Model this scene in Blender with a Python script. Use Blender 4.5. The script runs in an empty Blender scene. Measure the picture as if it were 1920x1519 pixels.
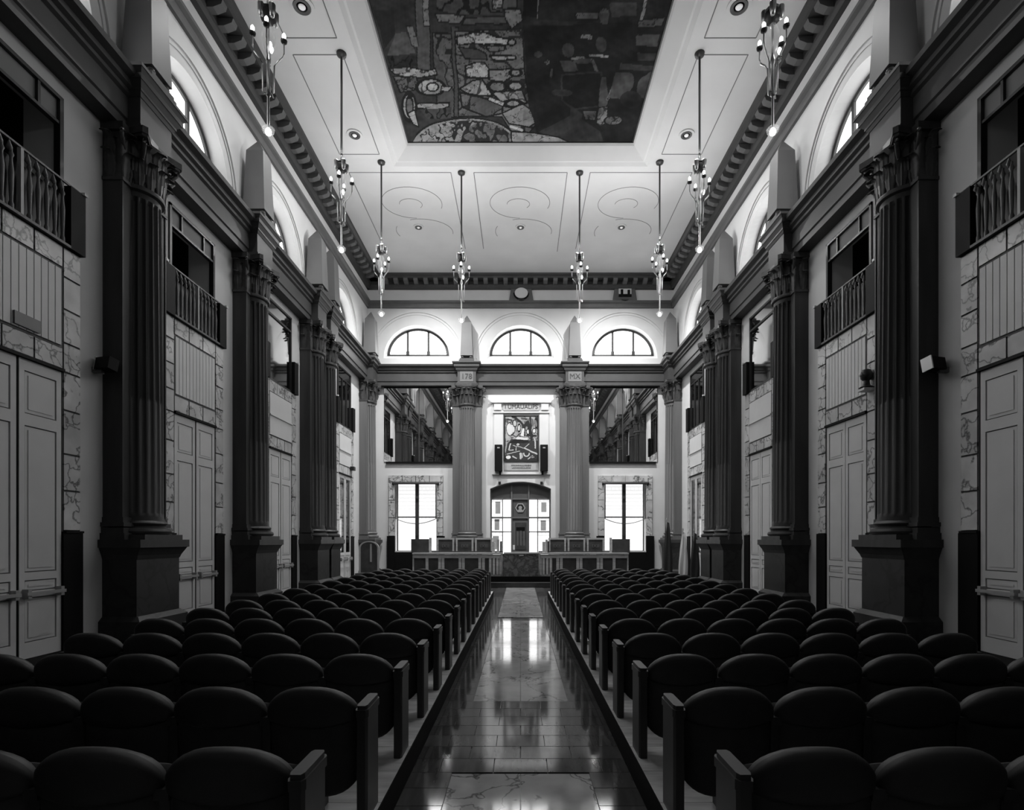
import bpy, math, random
import numpy as np
from mathutils import Matrix, Vector
random.seed(7)
R = math.radians
PI = math.pi
S = bpy.context.scene
col = S.collection

# ------------------------------------------------------------------ camera, world, light, exposure
HW, YB, YR, EYE = 6.3, 22.4, -7.0, 1.70        # wall half distance, end wall, rear wall, eye height
cam_d = bpy.data.cameras.new('camera')
cam = bpy.data.objects.new('camera', cam_d)
col.objects.link(cam)
cam.location = (0, 0, EYE)
cam.rotation_euler = (R(90), 0, 0)
cam_d.sensor_width = 36
cam_d.lens = 36 * 1020 / 1920
cam_d.shift_x = -16 / 1920
cam_d.shift_y = 252.5 / 1920
cam_d.clip_start = 0.05
cam_d.clip_end = 200
S.camera = cam
w = bpy.data.worlds.new('overcast_sky')
S.world = w
w.use_nodes = True
w.node_tree.nodes['Background'].inputs[0].default_value = (0.8, 0.8, 0.8, 1)
w.node_tree.nodes['Background'].inputs[1].default_value = 1.0
S.view_settings.view_transform = 'Standard'
S.view_settings.look = 'None'
S.view_settings.gamma = 1
S.view_settings.use_curve_mapping = False
S.view_settings.exposure = 0.0
PANE_END, PANE_SIDE, PANE_DOOR = 6.5, 3.8, 1.05   # daylight behind the frosted panes
CHAND_W, SPOT_W = 185, 2500                       # lit chandeliers and recessed ceiling spotlights
S.cycles.use_denoising = True
S.cycles.max_bounces = 10
S.cycles.diffuse_bounces = 5
S.cycles.glossy_bounces = 4
S.cycles.sample_clamp_indirect = 6.0

# ------------------------------------------------------------------ materials
def new_mat(name):
    m = bpy.data.materials.new(name)
    m.use_nodes = True
    return m, m.node_tree.nodes, m.node_tree.links, m.node_tree.nodes['Principled BSDF']

def g(v):
    return (v, v, v, 1)

def mat(name, v, rough=0.6, spec=0.5, metal=0.0, var=0.0, scale=4.0, stretch=(1, 1, 1), bump=0.0, rnd=0.0):
    m, n, l, p = new_mat(name)
    p.inputs['Roughness'].default_value = rough
    p.inputs['Specular IOR Level'].default_value = spec
    p.inputs['Metallic'].default_value = metal
    p.inputs['Base Color'].default_value = g(v)
    if var or bump:
        geo = n.new('ShaderNodeNewGeometry')
        mp = n.new('ShaderNodeMapping'); mp.inputs['Scale'].default_value = stretch
        nz = n.new('ShaderNodeTexNoise'); nz.inputs['Scale'].default_value = scale
        nz.inputs['Detail'].default_value = 6
        l.new(geo.outputs['Position'], mp.inputs[0]); l.new(mp.outputs[0], nz.inputs['Vector'])
        if var:
            r = n.new('ShaderNodeMapRange')
            r.inputs[1].default_value = 0.3; r.inputs[2].default_value = 0.7
            r.inputs[3].default_value = v * (1 - var); r.inputs[4].default_value = v * (1 + var)
            l.new(nz.outputs[0], r.inputs[0])
            out = r.outputs[0]
            if rnd:
                oi = n.new('ShaderNodeObjectInfo')
                r2 = n.new('ShaderNodeMapRange'); r2.inputs[3].default_value = 1 - rnd; r2.inputs[4].default_value = 1 + rnd
                mu = n.new('ShaderNodeMath'); mu.operation = 'MULTIPLY'
                l.new(oi.outputs['Random'], r2.inputs[0]); l.new(r2.outputs[0], mu.inputs[0]); l.new(out, mu.inputs[1])
                out = mu.outputs[0]
            l.new(out, p.inputs['Base Color'])
        if bump:
            b = n.new('ShaderNodeBump'); b.inputs['Strength'].default_value = bump; b.inputs['Distance'].default_value = 0.02
            l.new(nz.outputs[0], b.inputs['Height']); l.new(b.outputs[0], p.inputs['Normal'])
    return m

def marble(name, v, vein, scale=1.6, rough=0.25, width=0.05, rnd=0.0, warp=1.2):
    m, n, l, p = new_mat(name)
    p.inputs['Roughness'].default_value = rough
    geo = n.new('ShaderNodeNewGeometry')
    nz = n.new('ShaderNodeTexNoise'); nz.inputs['Scale'].default_value = 2.2; nz.inputs['Detail'].default_value = 5
    ad = n.new('ShaderNodeVectorMath'); ad.operation = 'MULTIPLY_ADD'
    ad.inputs[1].default_value = (warp, warp, warp)
    l.new(geo.outputs['Position'], nz.inputs['Vector'])
    l.new(nz.outputs['Color'], ad.inputs[0]); l.new(geo.outputs['Position'], ad.inputs[2])
    vo = n.new('ShaderNodeTexVoronoi'); vo.feature = 'DISTANCE_TO_EDGE'; vo.inputs['Scale'].default_value = scale
    l.new(ad.outputs[0], vo.inputs['Vector'])
    r = n.new('ShaderNodeMapRange'); r.inputs[1].default_value = 0.0; r.inputs[2].default_value = width
    r.inputs[3].default_value = vein; r.inputs[4].default_value = v
    l.new(vo.outputs['Distance'], r.inputs[0])
    n2 = n.new('ShaderNodeTexNoise'); n2.inputs['Scale'].default_value = 3.0; n2.inputs['Detail'].default_value = 4
    l.new(geo.outputs['Position'], n2.inputs['Vector'])
    r2 = n.new('ShaderNodeMapRange'); r2.inputs[1].default_value = .3; r2.inputs[2].default_value = .7
    r2.inputs[3].default_value = 0.72; r2.inputs[4].default_value = 1.1
    l.new(n2.outputs[0], r2.inputs[0])
    mu = n.new('ShaderNodeMath'); mu.operation = 'MULTIPLY'
    l.new(r.outputs[0], mu.inputs[0]); l.new(r2.outputs[0], mu.inputs[1])
    out = mu.outputs[0]
    if rnd:
        oi = n.new('ShaderNodeObjectInfo')
        r3 = n.new('ShaderNodeMapRange'); r3.inputs[3].default_value = 1 - rnd; r3.inputs[4].default_value = 1 + rnd
        m3 = n.new('ShaderNodeMath'); m3.operation = 'MULTIPLY'
        l.new(oi.outputs['Random'], r3.inputs[0]); l.new(r3.outputs[0], m3.inputs[0]); l.new(out, m3.inputs[1])
        out = m3.outputs[0]
    l.new(out, p.inputs['Base Color'])
    return m

def emit(name, v, s, bands=0.0):
    m, n, l, p = new_mat(name)
    p.inputs['Base Color'].default_value = g(0.8)
    p.inputs['Roughness'].default_value = 0.3
    p.inputs['Emission Color'].default_value = g(v)
    p.inputs['Emission Strength'].default_value = s
    if bands:      # faint shapes of the houses across the street seen through the curtain
        geo = n.new('ShaderNodeNewGeometry')
        mp = n.new('ShaderNodeMapping'); mp.inputs['Scale'].default_value = (3.1, 0.0, 1.6)
        vo = n.new('ShaderNodeTexBrick'); vo.inputs['Scale'].default_value = 1.0
        vo.inputs['Color1'].default_value = g(v); vo.inputs['Color2'].default_value = g(v * .9)
        vo.inputs['Mortar'].default_value = g(v * (1 - bands)); vo.inputs['Mortar Size'].default_value = 0.05
        sx = n.new('ShaderNodeSeparateXYZ'); cx = n.new('ShaderNodeCombineXYZ')
        l.new(geo.outputs['Position'], mp.inputs[0]); l.new(mp.outputs[0], sx.inputs[0])
        l.new(sx.outputs[0], cx.inputs[0]); l.new(sx.outputs[2], cx.inputs[1])
        l.new(cx.outputs[0], vo.inputs['Vector']); l.new(vo.outputs['Color'], p.inputs['Emission Color'])
    return m

M = {}
M['plaster'] = mat('plaster', 0.62, 0.7, 0.3, var=0.05, scale=1.3)
M['ceiling'] = mat('ceiling_plaster', 0.58, 0.75, 0.3, var=0.05, scale=0.9)
M['groove'] = mat('ceiling_line', 0.16, 0.8, 0.2)
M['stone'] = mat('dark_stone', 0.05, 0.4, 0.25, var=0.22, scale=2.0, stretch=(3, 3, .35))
M['beam'] = mat('entablature_stone', 0.06, 0.5, 0.25, var=0.12, scale=2.0)
M['capital'] = mat('capital_stone', 0.055, 0.4, 0.3, var=0.3, scale=9.0)
M['plinth'] = marble('plinth_marble', 0.03, 0.014, 1.2, 0.5, 0.08)
M['stone_end'] = mat('end_wall_column_stone', 0.13, 0.35, 0.4, var=0.08, scale=2.0, stretch=(3, 3, .35))  # same column stone, brighter far-end light put into a paler colour
M['obelisk'] = mat('obelisk_stone', 0.13, 0.5, 0.4, var=0.08, scale=1.5)
M['cornice'] = mat('cornice_stone', 0.035, 0.5, 0.4, var=0.15, scale=3)
M['string'] = mat('string_stone', 0.10, 0.5, 0.4, var=0.1, scale=3)
M['door'] = mat('white_door_paint', 0.60, 0.45, 0.4, var=0.04, scale=2)
M['marble'] = marble('veined_marble', 0.55, 0.06, 1.9, 0.3, 0.05, rnd=0.10)
M['black'] = mat('black_marble', 0.004, 0.6, 0.15)
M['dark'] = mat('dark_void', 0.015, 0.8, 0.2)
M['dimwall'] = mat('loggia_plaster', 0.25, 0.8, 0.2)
M['blackmetal'] = mat('black_metal', 0.012, 0.4, 0.5)
M['greymetal'] = mat('grey_iron', 0.12, 0.4, 0.5)
M['rail'] = mat('pale_baluster', 0.10, 0.4, 0.5)
M['seat'] = mat('black_upholstery', 0.034, 0.62, 0.35, var=0.15, scale=14, bump=0.05)
M['seatpad'] = mat('dark_leatherette', 0.030, 0.5, 0.4, var=0.12, scale=12)
M['panelwood'] = mat('seat_end_panel', 0.036, 0.4, 0.45, var=0.1, scale=5)
M['step'] = mat('pale_platform_top', 0.62, 0.35, 0.5, var=0.25, scale=3, stretch=(1, 6, 1))
M['riser'] = mat('black_riser', 0.004, 0.7, 0.1)
M['floor'] = mat('floor_base', 0.06, 0.14, 0.5, var=0.2, scale=2)
M['tile'] = mat('polished_floor_tile', 0.085, 0.07, 1.0, var=0.25, scale=2.5, stretch=(6, 1, 1), rnd=0.22)
M['inlay'] = marble('pale_floor_marble', 0.42, 0.06, 1.6, 0.07, 0.03, rnd=0.08)
M['deskwood'] = mat('grey_desk_wood', 0.38, 0.4, 0.5, var=0.2, scale=3, stretch=(1, 1, 6))
M['deskdark'] = mat('dark_desk_wood', 0.055, 0.35, 0.5, var=0.3, scale=4)
M['lectern'] = marble('burl_veneer', 0.13, 0.05, 3.0, 0.25, 0.2)
M['chairframe'] = mat('light_chair_frame', 0.33, 0.4, 0.5)
M['frame'] = mat('window_frame', 0.035, 0.5, 0.4)
M['greyframe'] = mat('door_frame_paint', 0.13, 0.45, 0.4)
M['greypanel'] = mat('grey_fanlight_panel', 0.085, 0.5, 0.4, var=0.1, scale=3)
M['pane_end'] = emit('daylit_frosted_glass_end', 0.95, PANE_END)
M['pane_side'] = emit('daylit_frosted_glass_side', 0.95, PANE_SIDE)
M['pane_door'] = emit('daylit_window_glass', 0.95, PANE_DOOR, 0.25)
M['pane_door_bright'] = emit('daylit_door_glass', 0.95, 2.6)
M['poster'] = mat('paper_poster', 0.75, 0.7, 0.2)
M['bulb'] = emit('lit_lamp_bulb', 1.0, 6.0)
M['steel'] = mat('polished_nickel', 0.6, 0.28, 0.5, metal=1.0)
M['rod'] = mat('dark_bronze', 0.02, 0.4, 0.5)
M['spot'] = emit('dim_spotlight_lens', 0.5, .35)
M['spotrim'] = mat('spotlight_rim', 0.06, 0.4, 0.5)
M['whitemetal'] = mat('white_metal', 0.65, 0.4, 0.5)
M['flag_dark'] = mat('dark_flag_cloth', 0.03, 0.8, 0.2)
M['flag_light'] = mat('pale_flag_cloth', 0.5, 0.8, 0.2)
M['letter'] = mat('incised_lettering', 0.05, 0.6, 0.3)
M['tablet'] = mat('inscribed_tablet', 0.4, 0.6, 0.3, var=0.1, scale=6)
m, n, l, p = new_mat('mirror_glass')
p.inputs['Base Color'].default_value = g(0.95); p.inputs['Metallic'].default_value = 1; p.inputs['Roughness'].default_value = 0.01
M['mirror'] = m
m, n, l, p = new_mat('dark_reflecting_glass')
p.inputs['Base Color'].default_value = g(0.4); p.inputs['Metallic'].default_value = 1; p.inputs['Roughness'].default_value = 0.05
M['darkglass'] = m
m, n, l, p = new_mat('clear_lamp_glass')
p.inputs['Base Color'].default_value = g(0.95); p.inputs['Roughness'].default_value = 0.02
p.inputs['Alpha'].default_value = 0.22; p.inputs['IOR'].default_value = 1.5
M['glass'] = m
m, n, l, p = new_mat('painted_canvas')
a = n.new('ShaderNodeVertexColor'); a.layer_name = 'Col'
l.new(a.outputs[0], p.inputs['Base Color']); p.inputs['Roughness'].default_value = 0.8; p.inputs['Specular IOR Level'].default_value = 0.1
M['canvas'] = m

# ------------------------------------------------------------------ mesh helpers
class MB:
    def __init__(s):
        s.v = []; s.f = []
    def add(s, vs, fs):
        o = len(s.v); s.v += [tuple(q) for q in vs]; s.f += [tuple(i + o for i in q) for q in fs]; return s
    def box(s, x0, x1, y0, y1, z0, z1):
        return s.add([(x0, y0, z0), (x1, y0, z0), (x1, y1, z0), (x0, y1, z0), (x0, y0, z1), (x1, y0, z1), (x1, y1, z1), (x0, y1, z1)],
                     [(0, 3, 2, 1), (4, 5, 6, 7), (0, 1, 5, 4), (1, 2, 6, 5), (2, 3, 7, 6), (3, 0, 4, 7)])
    def frustum(s, a, z0, b, z1):       # a, b = (x0,x1,y0,y1)
        return s.add([(a[0], a[2], z0), (a[1], a[2], z0), (a[1], a[3], z0), (a[0], a[3], z0), (b[0], b[2], z1), (b[1], b[2], z1), (b[1], b[3], z1), (b[0], b[3], z1)],
                     [(0, 3, 2, 1), (4, 5, 6, 7), (0, 1, 5, 4), (1, 2, 6, 5), (2, 3, 7, 6), (3, 0, 4, 7)])
    def prism_x(s, prof, x0, x1):       # prof = [(y,z)...]
        k = len(prof)
        s.add([(x0, y, z) for y, z in prof] + [(x1, y, z) for y, z in prof],
              [(i, (i + 1) % k, k + (i + 1) % k, k + i) for i in range(k)] + [tuple(range(k))[::-1], tuple(range(k, 2 * k))])
        return s
    def prism_y(s, prof, y0, y1):       # prof = [(x,z)...]
        k = len(prof)
        s.add([(x, y0, z) for x, z in prof] + [(x, y1, z) for x, z in prof],
              [(i, (i + 1) % k, k + (i + 1) % k, k + i) for i in range(k)] + [tuple(range(k))[::-1], tuple(range(k, 2 * k))])
        return s
    def prism_z(s, prof, z0, z1):
        k = len(prof)
        s.add([(x, y, z0) for x, y in prof] + [(x, y, z1) for x, y in prof],
              [(i, (i + 1) % k, k + (i + 1) % k, k + i) for i in range(k)] + [tuple(range(k))[::-1], tuple(range(k, 2 * k))])
        return s
    def lathe(s, prof, cx=0, cy=0, n=24, sx=1, sy=1):     # prof = [(r,z)]
        vs = []; fs = []
        for r, z in prof:
            for i in range(n):
                a = 2 * PI * i / n
                vs.append((cx + r * sx * math.cos(a), cy + r * sy * math.sin(a), z))
        for j in range(len(prof) - 1):
            for i in range(n):
                i2 = (i + 1) % n
                fs.append((j * n + i, j * n + i2, (j + 1) * n + i2, (j + 1) * n + i))
        fs.append(tuple(range(n))[::-1]); fs.append(tuple(range((len(prof) - 1) * n, len(prof) * n)))
        return s.add(vs, fs)
    def tube(s, path, r, n=8, closed=False):
        P = [Vector(q) for q in path]; k = len(P); vs = []; fs = []
        for i, q in enumerate(P):
            if closed: t = P[(i + 1) % k] - P[i - 1]
            else: t = P[min(i + 1, k - 1)] - P[max(i - 1, 0)]
            t.normalize()
            up = Vector((0, 0, 1)) if abs(t.z) < 0.95 else Vector((1, 0, 0))
            u = t.cross(up).normalized(); vv = t.cross(u)
            rr = r[i] if isinstance(r, (list, tuple)) else r
            for j in range(n):
                a = 2 * PI * j / n
                vs.append(q + rr * (math.cos(a) * u + math.sin(a) * vv))
        for i in range(k if closed else k - 1):
            i2 = (i + 1) % k
            for j in range(n):
                j2 = (j + 1) % n
                fs.append((i * n + j, i * n + j2, i2 * n + j2, i2 * n + j))
        if not closed:
            fs.append(tuple(range(n))[::-1]); fs.append(tuple(range((k - 1) * n, k * n)))
        return s.add(vs, fs)
    def arc_band(s, r0, r1, y0, y1, a0, a1, n, cx=0, cz=0, kz=1):      # bent bar in the x-z plane
        vs = []; fs = []
        for i in range(n + 1):
            a = a0 + (a1 - a0) * i / n
            c, q = math.cos(a), math.sin(a) * kz
            vs += [(cx + r0 * c, y0, cz + r0 * q), (cx + r1 * c, y0, cz + r1 * q), (cx + r1 * c, y1, cz + r1 * q), (cx + r0 * c, y1, cz + r0 * q)]
        for i in range(n):
            for j in range(4):
                fs.append((i * 4 + j, i * 4 + (j + 1) % 4, i * 4 + 4 + (j + 1) % 4, i * 4 + 4 + j))
        fs += [(0, 1, 2, 3), (n * 4 + 3, n * 4 + 2, n * 4 + 1, n * 4)]
        return s.add(vs, fs)
    def mesh(s, name, m, smooth=0):
        me = bpy.data.meshes.new(name)
        me.from_pydata(s.v, [], s.f)
        me.materials.append(M[m] if isinstance(m, str) else m)
        me.update()
        b = bmesh_new(me)
        if smooth:
            for q in me.polygons: q.use_smooth = True
            me.set_sharp_from_angle(angle=R(smooth))
        return me

import bmesh
def bmesh_new(me):
    b = bmesh.new(); b.from_mesh(me)
    bmesh.ops.recalc_face_normals(b, faces=b.faces)
    b.to_mesh(me); b.free()

def link(name, data, parent=None, loc=(0, 0, 0), rz=0.0, rot=None, scale=None):
    o = bpy.data.objects.new(name, data)
    col.objects.link(o)
    o.location = loc
    o.rotation_euler = rot if rot else (0, 0, rz)
    if scale: o.scale = scale
    if parent: o.parent = parent
    return o

def tag(o, label=None, cat=None, group=None, kind=None):
    if label: o['label'] = label
    if cat: o['category'] = cat
    if group: o['group'] = group
    if kind: o['kind'] = kind
    return o

def root(name, loc, rz, label, cat, group=None, kind=None):
    return tag(link(name, None, None, loc, rz), label, cat, group, kind)

def bx(name, m, parent, *dims):
    return link(name, MB().box(*dims).mesh(name, m), parent)

_txt = {}
def text_mesh(body, size, m, ext=.005):
    k = (body, size, m)
    if k not in _txt:
        cu = bpy.data.curves.new('lettering', 'FONT'); cu.body = body; cu.size = size; cu.extrude = ext; cu.align_x = 'CENTER'; cu.align_y = 'CENTER'
        ob = link('lettering', cu)
        dg = bpy.context.evaluated_depsgraph_get()
        me = bpy.data.meshes.new_from_object(ob.evaluated_get(dg))
        bpy.data.objects.remove(ob)
        me.materials.clear(); me.materials.append(M[m])
        _txt[k] = me
    return _txt[k]

def lamp(name, kind, power, parent, loc, size=.1, rot=(0, 0, 0), angle=150):
    d = bpy.data.lights.new(name, kind); d.energy = power; d.shadow_soft_size = size
    if kind == 'SPOT': d.spot_size = R(angle); d.spot_blend = 1.0
    o = bpy.data.objects.new(name, d); col.objects.link(o); o.location = loc; o.rotation_euler = rot; o.parent = parent
    return o

def frame(side, t, z=0.0):
    """place of a wall-mounted thing: local X along the wall, local Y out of the wall"""
    if side == 'left': return (-HW, t, z), R(-90)
    if side == 'right': return (HW, t, z), R(90)
    return (t, YB, z), R(180)

def wall_plate(name, loops, thick, m, side, rear=False):
    """flat wall with real holes; loops in (along, z), front face on the wall plane, thickness behind it"""
    cu = bpy.data.curves.new(name, 'CURVE'); cu.dimensions = '2D'; cu.fill_mode = 'BOTH'; cu.extrude = thick / 2
    for lp in loops:
        sp = cu.splines.new('POLY'); sp.points.add(len(lp) - 1)
        for i, (a, b) in enumerate(lp): sp.points[i].co = (a, b, 0, 1)
        sp.use_cyclic_u = True
    ob = link(name, cu)
    dg = bpy.context.evaluated_depsgraph_get()
    me = bpy.data.meshes.new_from_object(ob.evaluated_get(dg))
    bpy.data.objects.remove(ob); bpy.data.curves.remove(cu)
    if side == 'ceiling':
        T = Matrix.Translation((0, 0, 12.4 + thick / 2))
    elif side == 'left':
        T = Matrix(((0, 0, 1, -HW - thick / 2), (1, 0, 0, 0), (0, 1, 0, 0), (0, 0, 0, 1)))
    elif side == 'right':
        T = Matrix(((0, 0, 1, HW + thick / 2), (1, 0, 0, 0), (0, 1, 0, 0), (0, 0, 0, 1)))
    else:
        T = Matrix(((1, 0, 0, 0), (0, 0, 1, (YR - thick / 2) if rear else (YB + thick / 2)), (0, 1, 0, 0), (0, 0, 0, 1)))
    me.transform(T); me.materials.clear(); me.materials.append(M[m])
    bmesh_new(me)
    return link(name, me)

def half_disc(cx, cz, r, n=40):
    return [(cx + r * math.cos(PI * i / n), cz + r * math.sin(PI * i / n)) for i in range(n + 1)]
def rect(x0, x1, z0, z1):
    return [(x0, z0), (x1, z0), (x1, z1), (x0, z1)]

# ------------------------------------------------------------------ layout numbers
COLS = [8.7, 12.4, 15.98, 17.04, 21.72]
COLS_REAR = [5.0, 1.3, -2.4, -6.1]
BAYS = [6.75, 10.45, 14.15, 19.35]
BAYS_REAR = [3.15, -0.55, -4.25]
ZL = 9.17                      # springing of the half-round windows
TH = 0.5
ORD = ['first', 'second', 'third', 'fourth', 'fifth', 'sixth', 'seventh', 'eighth', 'ninth', 'tenth', 'eleventh', 'twelfth', 'thirteenth', 'fourteenth', 'fifteenth', 'sixteenth']

# ------------------------------------------------------------------ room shell
ZC = 12.4
for side in ('left', 'right'):
    loops = [rect(YR, YB, 0, ZC)]
    for t in BAYS + BAYS_REAR:
        loops.append(half_disc(t - (.1 if t > 5 and t < 12 else 0), ZL, 1.365))
        if t in BAYS[:2] + BAYS_REAR: loops.append(rect(t - .69, t + .69, 5.72, 7.72))
    o = wall_plate('wall_' + side, loops, TH, 'plaster', side)
    tag(o, 'pale plastered %s side wall of the hall with half-round window openings' % side, 'wall', kind='structure')
arc = [(1.25 * math.cos(a), 3.72 + 0.37 * math.sin(a)) for a in [PI * i / 24 for i in range(25)]]
seg = [(x, 3.80 + 0.29 * (1 - (x / 1.25) ** 2)) for x in [1.25 - 2.5 * i / 24 for i in range(25)]]
loops = [rect(-HW - .5, HW + .5, 0, ZC)] + [half_disc(x, ZL, 1.365) for x in (-4.27, 0, 4.27)]
loops += [rect(-5.14, -3.46, 1.24, 4.05), rect(3.46, 5.14, 1.24, 4.05), [(-1.25, .37), (1.25, .37)] + seg]
tag(wall_plate('wall_end', loops, TH, 'plaster', 'end'), 'pale end wall of the hall with three half-round windows and an arched door', 'wall', kind='structure')
tag(wall_plate('wall_rear', [rect(-HW - .5, HW + .5, 0, ZC)], .3, 'plaster', 'end', rear=True), 'plain plastered wall behind the viewer', 'wall', kind='structure')
fl = MB().box(-HW - .6, HW + .6, YR - .3, YB + .6, -.3, -0.012).mesh('floor', 'floor')
FLOOR = tag(link('floor', fl), 'dark polished floor of the central aisle with laid tiles and pale marble inlays', 'floor', kind='structure')
# ceiling with its sunk painting bay
PX, PY0, PY1 = 3.63, 1.2, 15.6
CEIL = tag(wall_plate('ceiling', [rect(-HW - .5, HW + .5, YR - .3, YB + .5), rect(-PX, PX, PY0, PY1)], .2, 'ceiling', 'ceiling'),
           'flat pale plaster ceiling with thin panel lines around a sunk painting', 'ceiling', kind='structure')
def ring(name, r0, z0, r1, z1, m, parent):
    mb = MB()
    a = [(r0[0], r0[2], z0), (r0[1], r0[2], z0), (r0[1], r0[3], z0), (r0[0], r0[3], z0)]
    b = [(r1[0], r1[2], z1), (r1[1], r1[2], z1), (r1[1], r1[3], z1), (r1[0], r1[3], z1)]
    mb.add(a + b, [(i, (i + 1) % 4, 4 + (i + 1) % 4, 4 + i) for i in range(4)])
    return link(name, mb.mesh(name, m), parent)
rr = lambda d: (-PX + d, PX - d, PY0 + d, PY1 - d)
ring('recess_step', rr(0), 12.4, rr(.09), 12.46, 'ceiling', CEIL)
ring('recess_ledge', rr(.09), 12.46, rr(.14), 12.46, 'ceiling', CEIL)
ring('recess_cove', rr(.14), 12.46, rr(.46), 12.66, 'ceiling', CEIL)
ring('recess_lip', rr(.46), 12.66, rr(.52), 12.74, 'ceiling', CEIL)
# thin panel lines (shallow incised grooves drawn as slim relief)
def line(name, pts, parent, wd=.022, closed=False):
    mb = MB(); k = len(pts)
    for i in range(k if closed else k - 1):
        a = Vector(pts[i]); b = Vector(pts[(i + 1) % k]); d = (b - a).normalized(); q = Vector((-d.y, d.x)) * wd / 2
        c = [a + q, a - q, b - q, b + q]
        mb.prism_z([(u.x, u.y) for u in c], 12.394, 12.402)
    return link(name, mb.mesh(name, 'groove'), parent)
for s in (-1, 1):
    for y0, y1 in ((12.0, 15.1), (8.5, 11.6), (5.0, 8.1), (1.5, 4.6)):
        line('panel_line', [(s * 3.92, y0), (s * 5.02, y0), (s * 5.02, y1), (s * 3.92, y1)], CEIL, .02, True)
    line('panel_line', [(s * 2.03, 20.0), (s * 2.03, 15.85), (s * 5.0, 15.85), (s * 5.0, 20.4)], CEIL, .02)
line('panel_line', [(-1.36, 20.0), (-1.36, 15.85), (1.36, 15.85), (1.36, 20.2)], CEIL, .02)
def sc(cx, cy, a, b, t0, t1, n=22):
    return [(cx + a * math.cos(R(t0 + (t1 - t0) * i / n)), cy + b * math.sin(R(t0 + (t1 - t0) * i / n))) for i in range(n + 1)]
for cx in (-3.45, -.02, 3.42):
    line('scroll_line', sc(cx, 17.3, .95, .8, 200, 380), CEIL, .014)
    line('scroll_line', sc(cx, 17.3, .95, .8, 90, 200), CEIL, .014)
    line('scroll_line', sc(cx - .05, 17.35, .36, .28, 180, 400), CEIL, .012)
    line('scroll_line', sc(cx + .1, 18.9, 1.0, .75, 250, 370), CEIL, .014)
    line('scroll_line', sc(cx + .1, 18.9, .95, .8, 160, 205), CEIL, .014)
# mouldings running round the room
def run_profile(name, prof, m, parent_kind_label, z_off=0):
    for side in ('left', 'right', 'end'):
        if side == 'end':
            o = link(name, MB().prism_x(prof, -HW, HW).mesh(name, m), None, (0, YB, 0), R(180))
        else:
            L = YB - YR
            o = link(name, MB().prism_x(prof, -L / 2, L / 2).mesh(name, m), None, *frame(side, (YB + YR) / 2))
        tag(o, parent_kind_label % {'left': 'the left wall', 'right': 'the right wall', 'end': 'the end wall'}[side], 'moulding', kind='structure')
        yield side, o
i = 0
ENT = [(0, 7.98), (.26, 7.98), (.26, 8.12), (.29, 8.14), (.29, 8.46), (.34, 8.49), (.34, 8.55), (.40, 8.58), (.40, 8.66), (.50, 8.70), (.52, 8.77), (0, 8.80)]
for side, o in run_profile('trim_1', ENT, 'beam', 'dark grey entablature band carried by the columns along %s'): o.name = 'trim_%d' % (1 + ['left', 'right', 'end'].index(side))
STR = [(0, 11.22), (.07, 11.22), (.09, 11.27), (.09, 11.38), (.16, 11.42), (.16, 11.49), (0, 11.52)]
for side, o in run_profile('trim_4', STR, 'string', 'grey string moulding above the arches of %s'): o.name = 'trim_%d' % (4 + ['left', 'right', 'end'].index(side))
COR = [(0, 11.98), (.12, 11.98), (.16, 12.06), (.18, 12.12), (.18, 12.25), (.50, 12.25), (.52, 12.31), (.60, 12.34), (.62, 12.398), (0, 12.398)]
modm = MB().prism_x([(.16, 12.10), (.30, 12.10), (.46, 12.16), (.49, 12.25), (.16, 12.25)], -.085, .085).mesh('modillion', 'string')
for side, o in run_profile('trim_7', COR, 'cornice', 'dark bracketed cornice under the ceiling along %s'):
    o.name = 'trim_%d' % (7 + ['left', 'right', 'end'].index(side))
    n_ = 28 if side == 'end' else 74
    L = 2 * HW - 1.3 if side == 'end' else YB - YR - .7
    for k in range(n_):
        link('modillion', modm, o, ((k - (n_ - 1) / 2) * L / n_ + (0 if side == 'end' else (.3 if side == 'left' else -.3)), 0, 0))

# ------------------------------------------------------------------ half-round windows
frame_ring = MB().arc_band(1.18, 1.29, -.38, -.28, 0, PI, 32, 0, .19, .89)
frame_ring.box(-1.29, 1.29, -.38, -.28, .16, .25)
fr_me = frame_ring.mesh('window_frame', 'frame')
mull_me = MB().box(-.042, .042, -.37, -.28, .2, 1.21).box(-.065, .065, -.37, -.26, .22, .38).mesh('mullion', 'frame')
rev = MB()
vs = []; fs = []
for i in range(33):
    a = PI * i / 32; vs += [(1.37 * math.cos(a), .002, 1.37 * math.sin(a)), (1.28 * math.cos(a), -.30, .19 + 1.13 * math.sin(a))]
for i in range(32): fs.append((2 * i, 2 * i + 1, 2 * i + 3, 2 * i + 2))
rev.add(vs, fs); rev.add([(-1.37, .002, -.005), (1.37, .002, -.005), (1.28, -.30, .19), (-1.28, -.30, .19)], [(0, 1, 2, 3)])
rev_me = rev.mesh('window_reveal', 'plaster')
def half_pane(x0, x1, m):
    pts = [(x0, 0.22)] + [(x1, .22)]
    n_ = 10
    for i in range(n_ + 1):
        x = x1 + (x0 - x1) * i / n_
        pts.append((x, max(.23, .19 + .89 * math.sqrt(max(0, 1.25 ** 2 - x * x)))))
    return MB().prism_y(pts, -.35, -.33).mesh('pane', m)
ARCH = {}
for rad in (1.95, 1.72):
    ARCH[rad] = MB().arc_band(rad - .05, rad, 0, .035, 0, PI, 40).arc_band(rad - .15, rad - .12, 0, .022, 0, PI, 40).mesh('archivolt', 'plaster')
wn = 0
PW = {}
for key in ('pane_end', 'pane_side'):
    PW[key] = [half_pane(-1.24, -.44, key), half_pane(-.42, .42, key), half_pane(.44, 1.24, key)]
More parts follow.
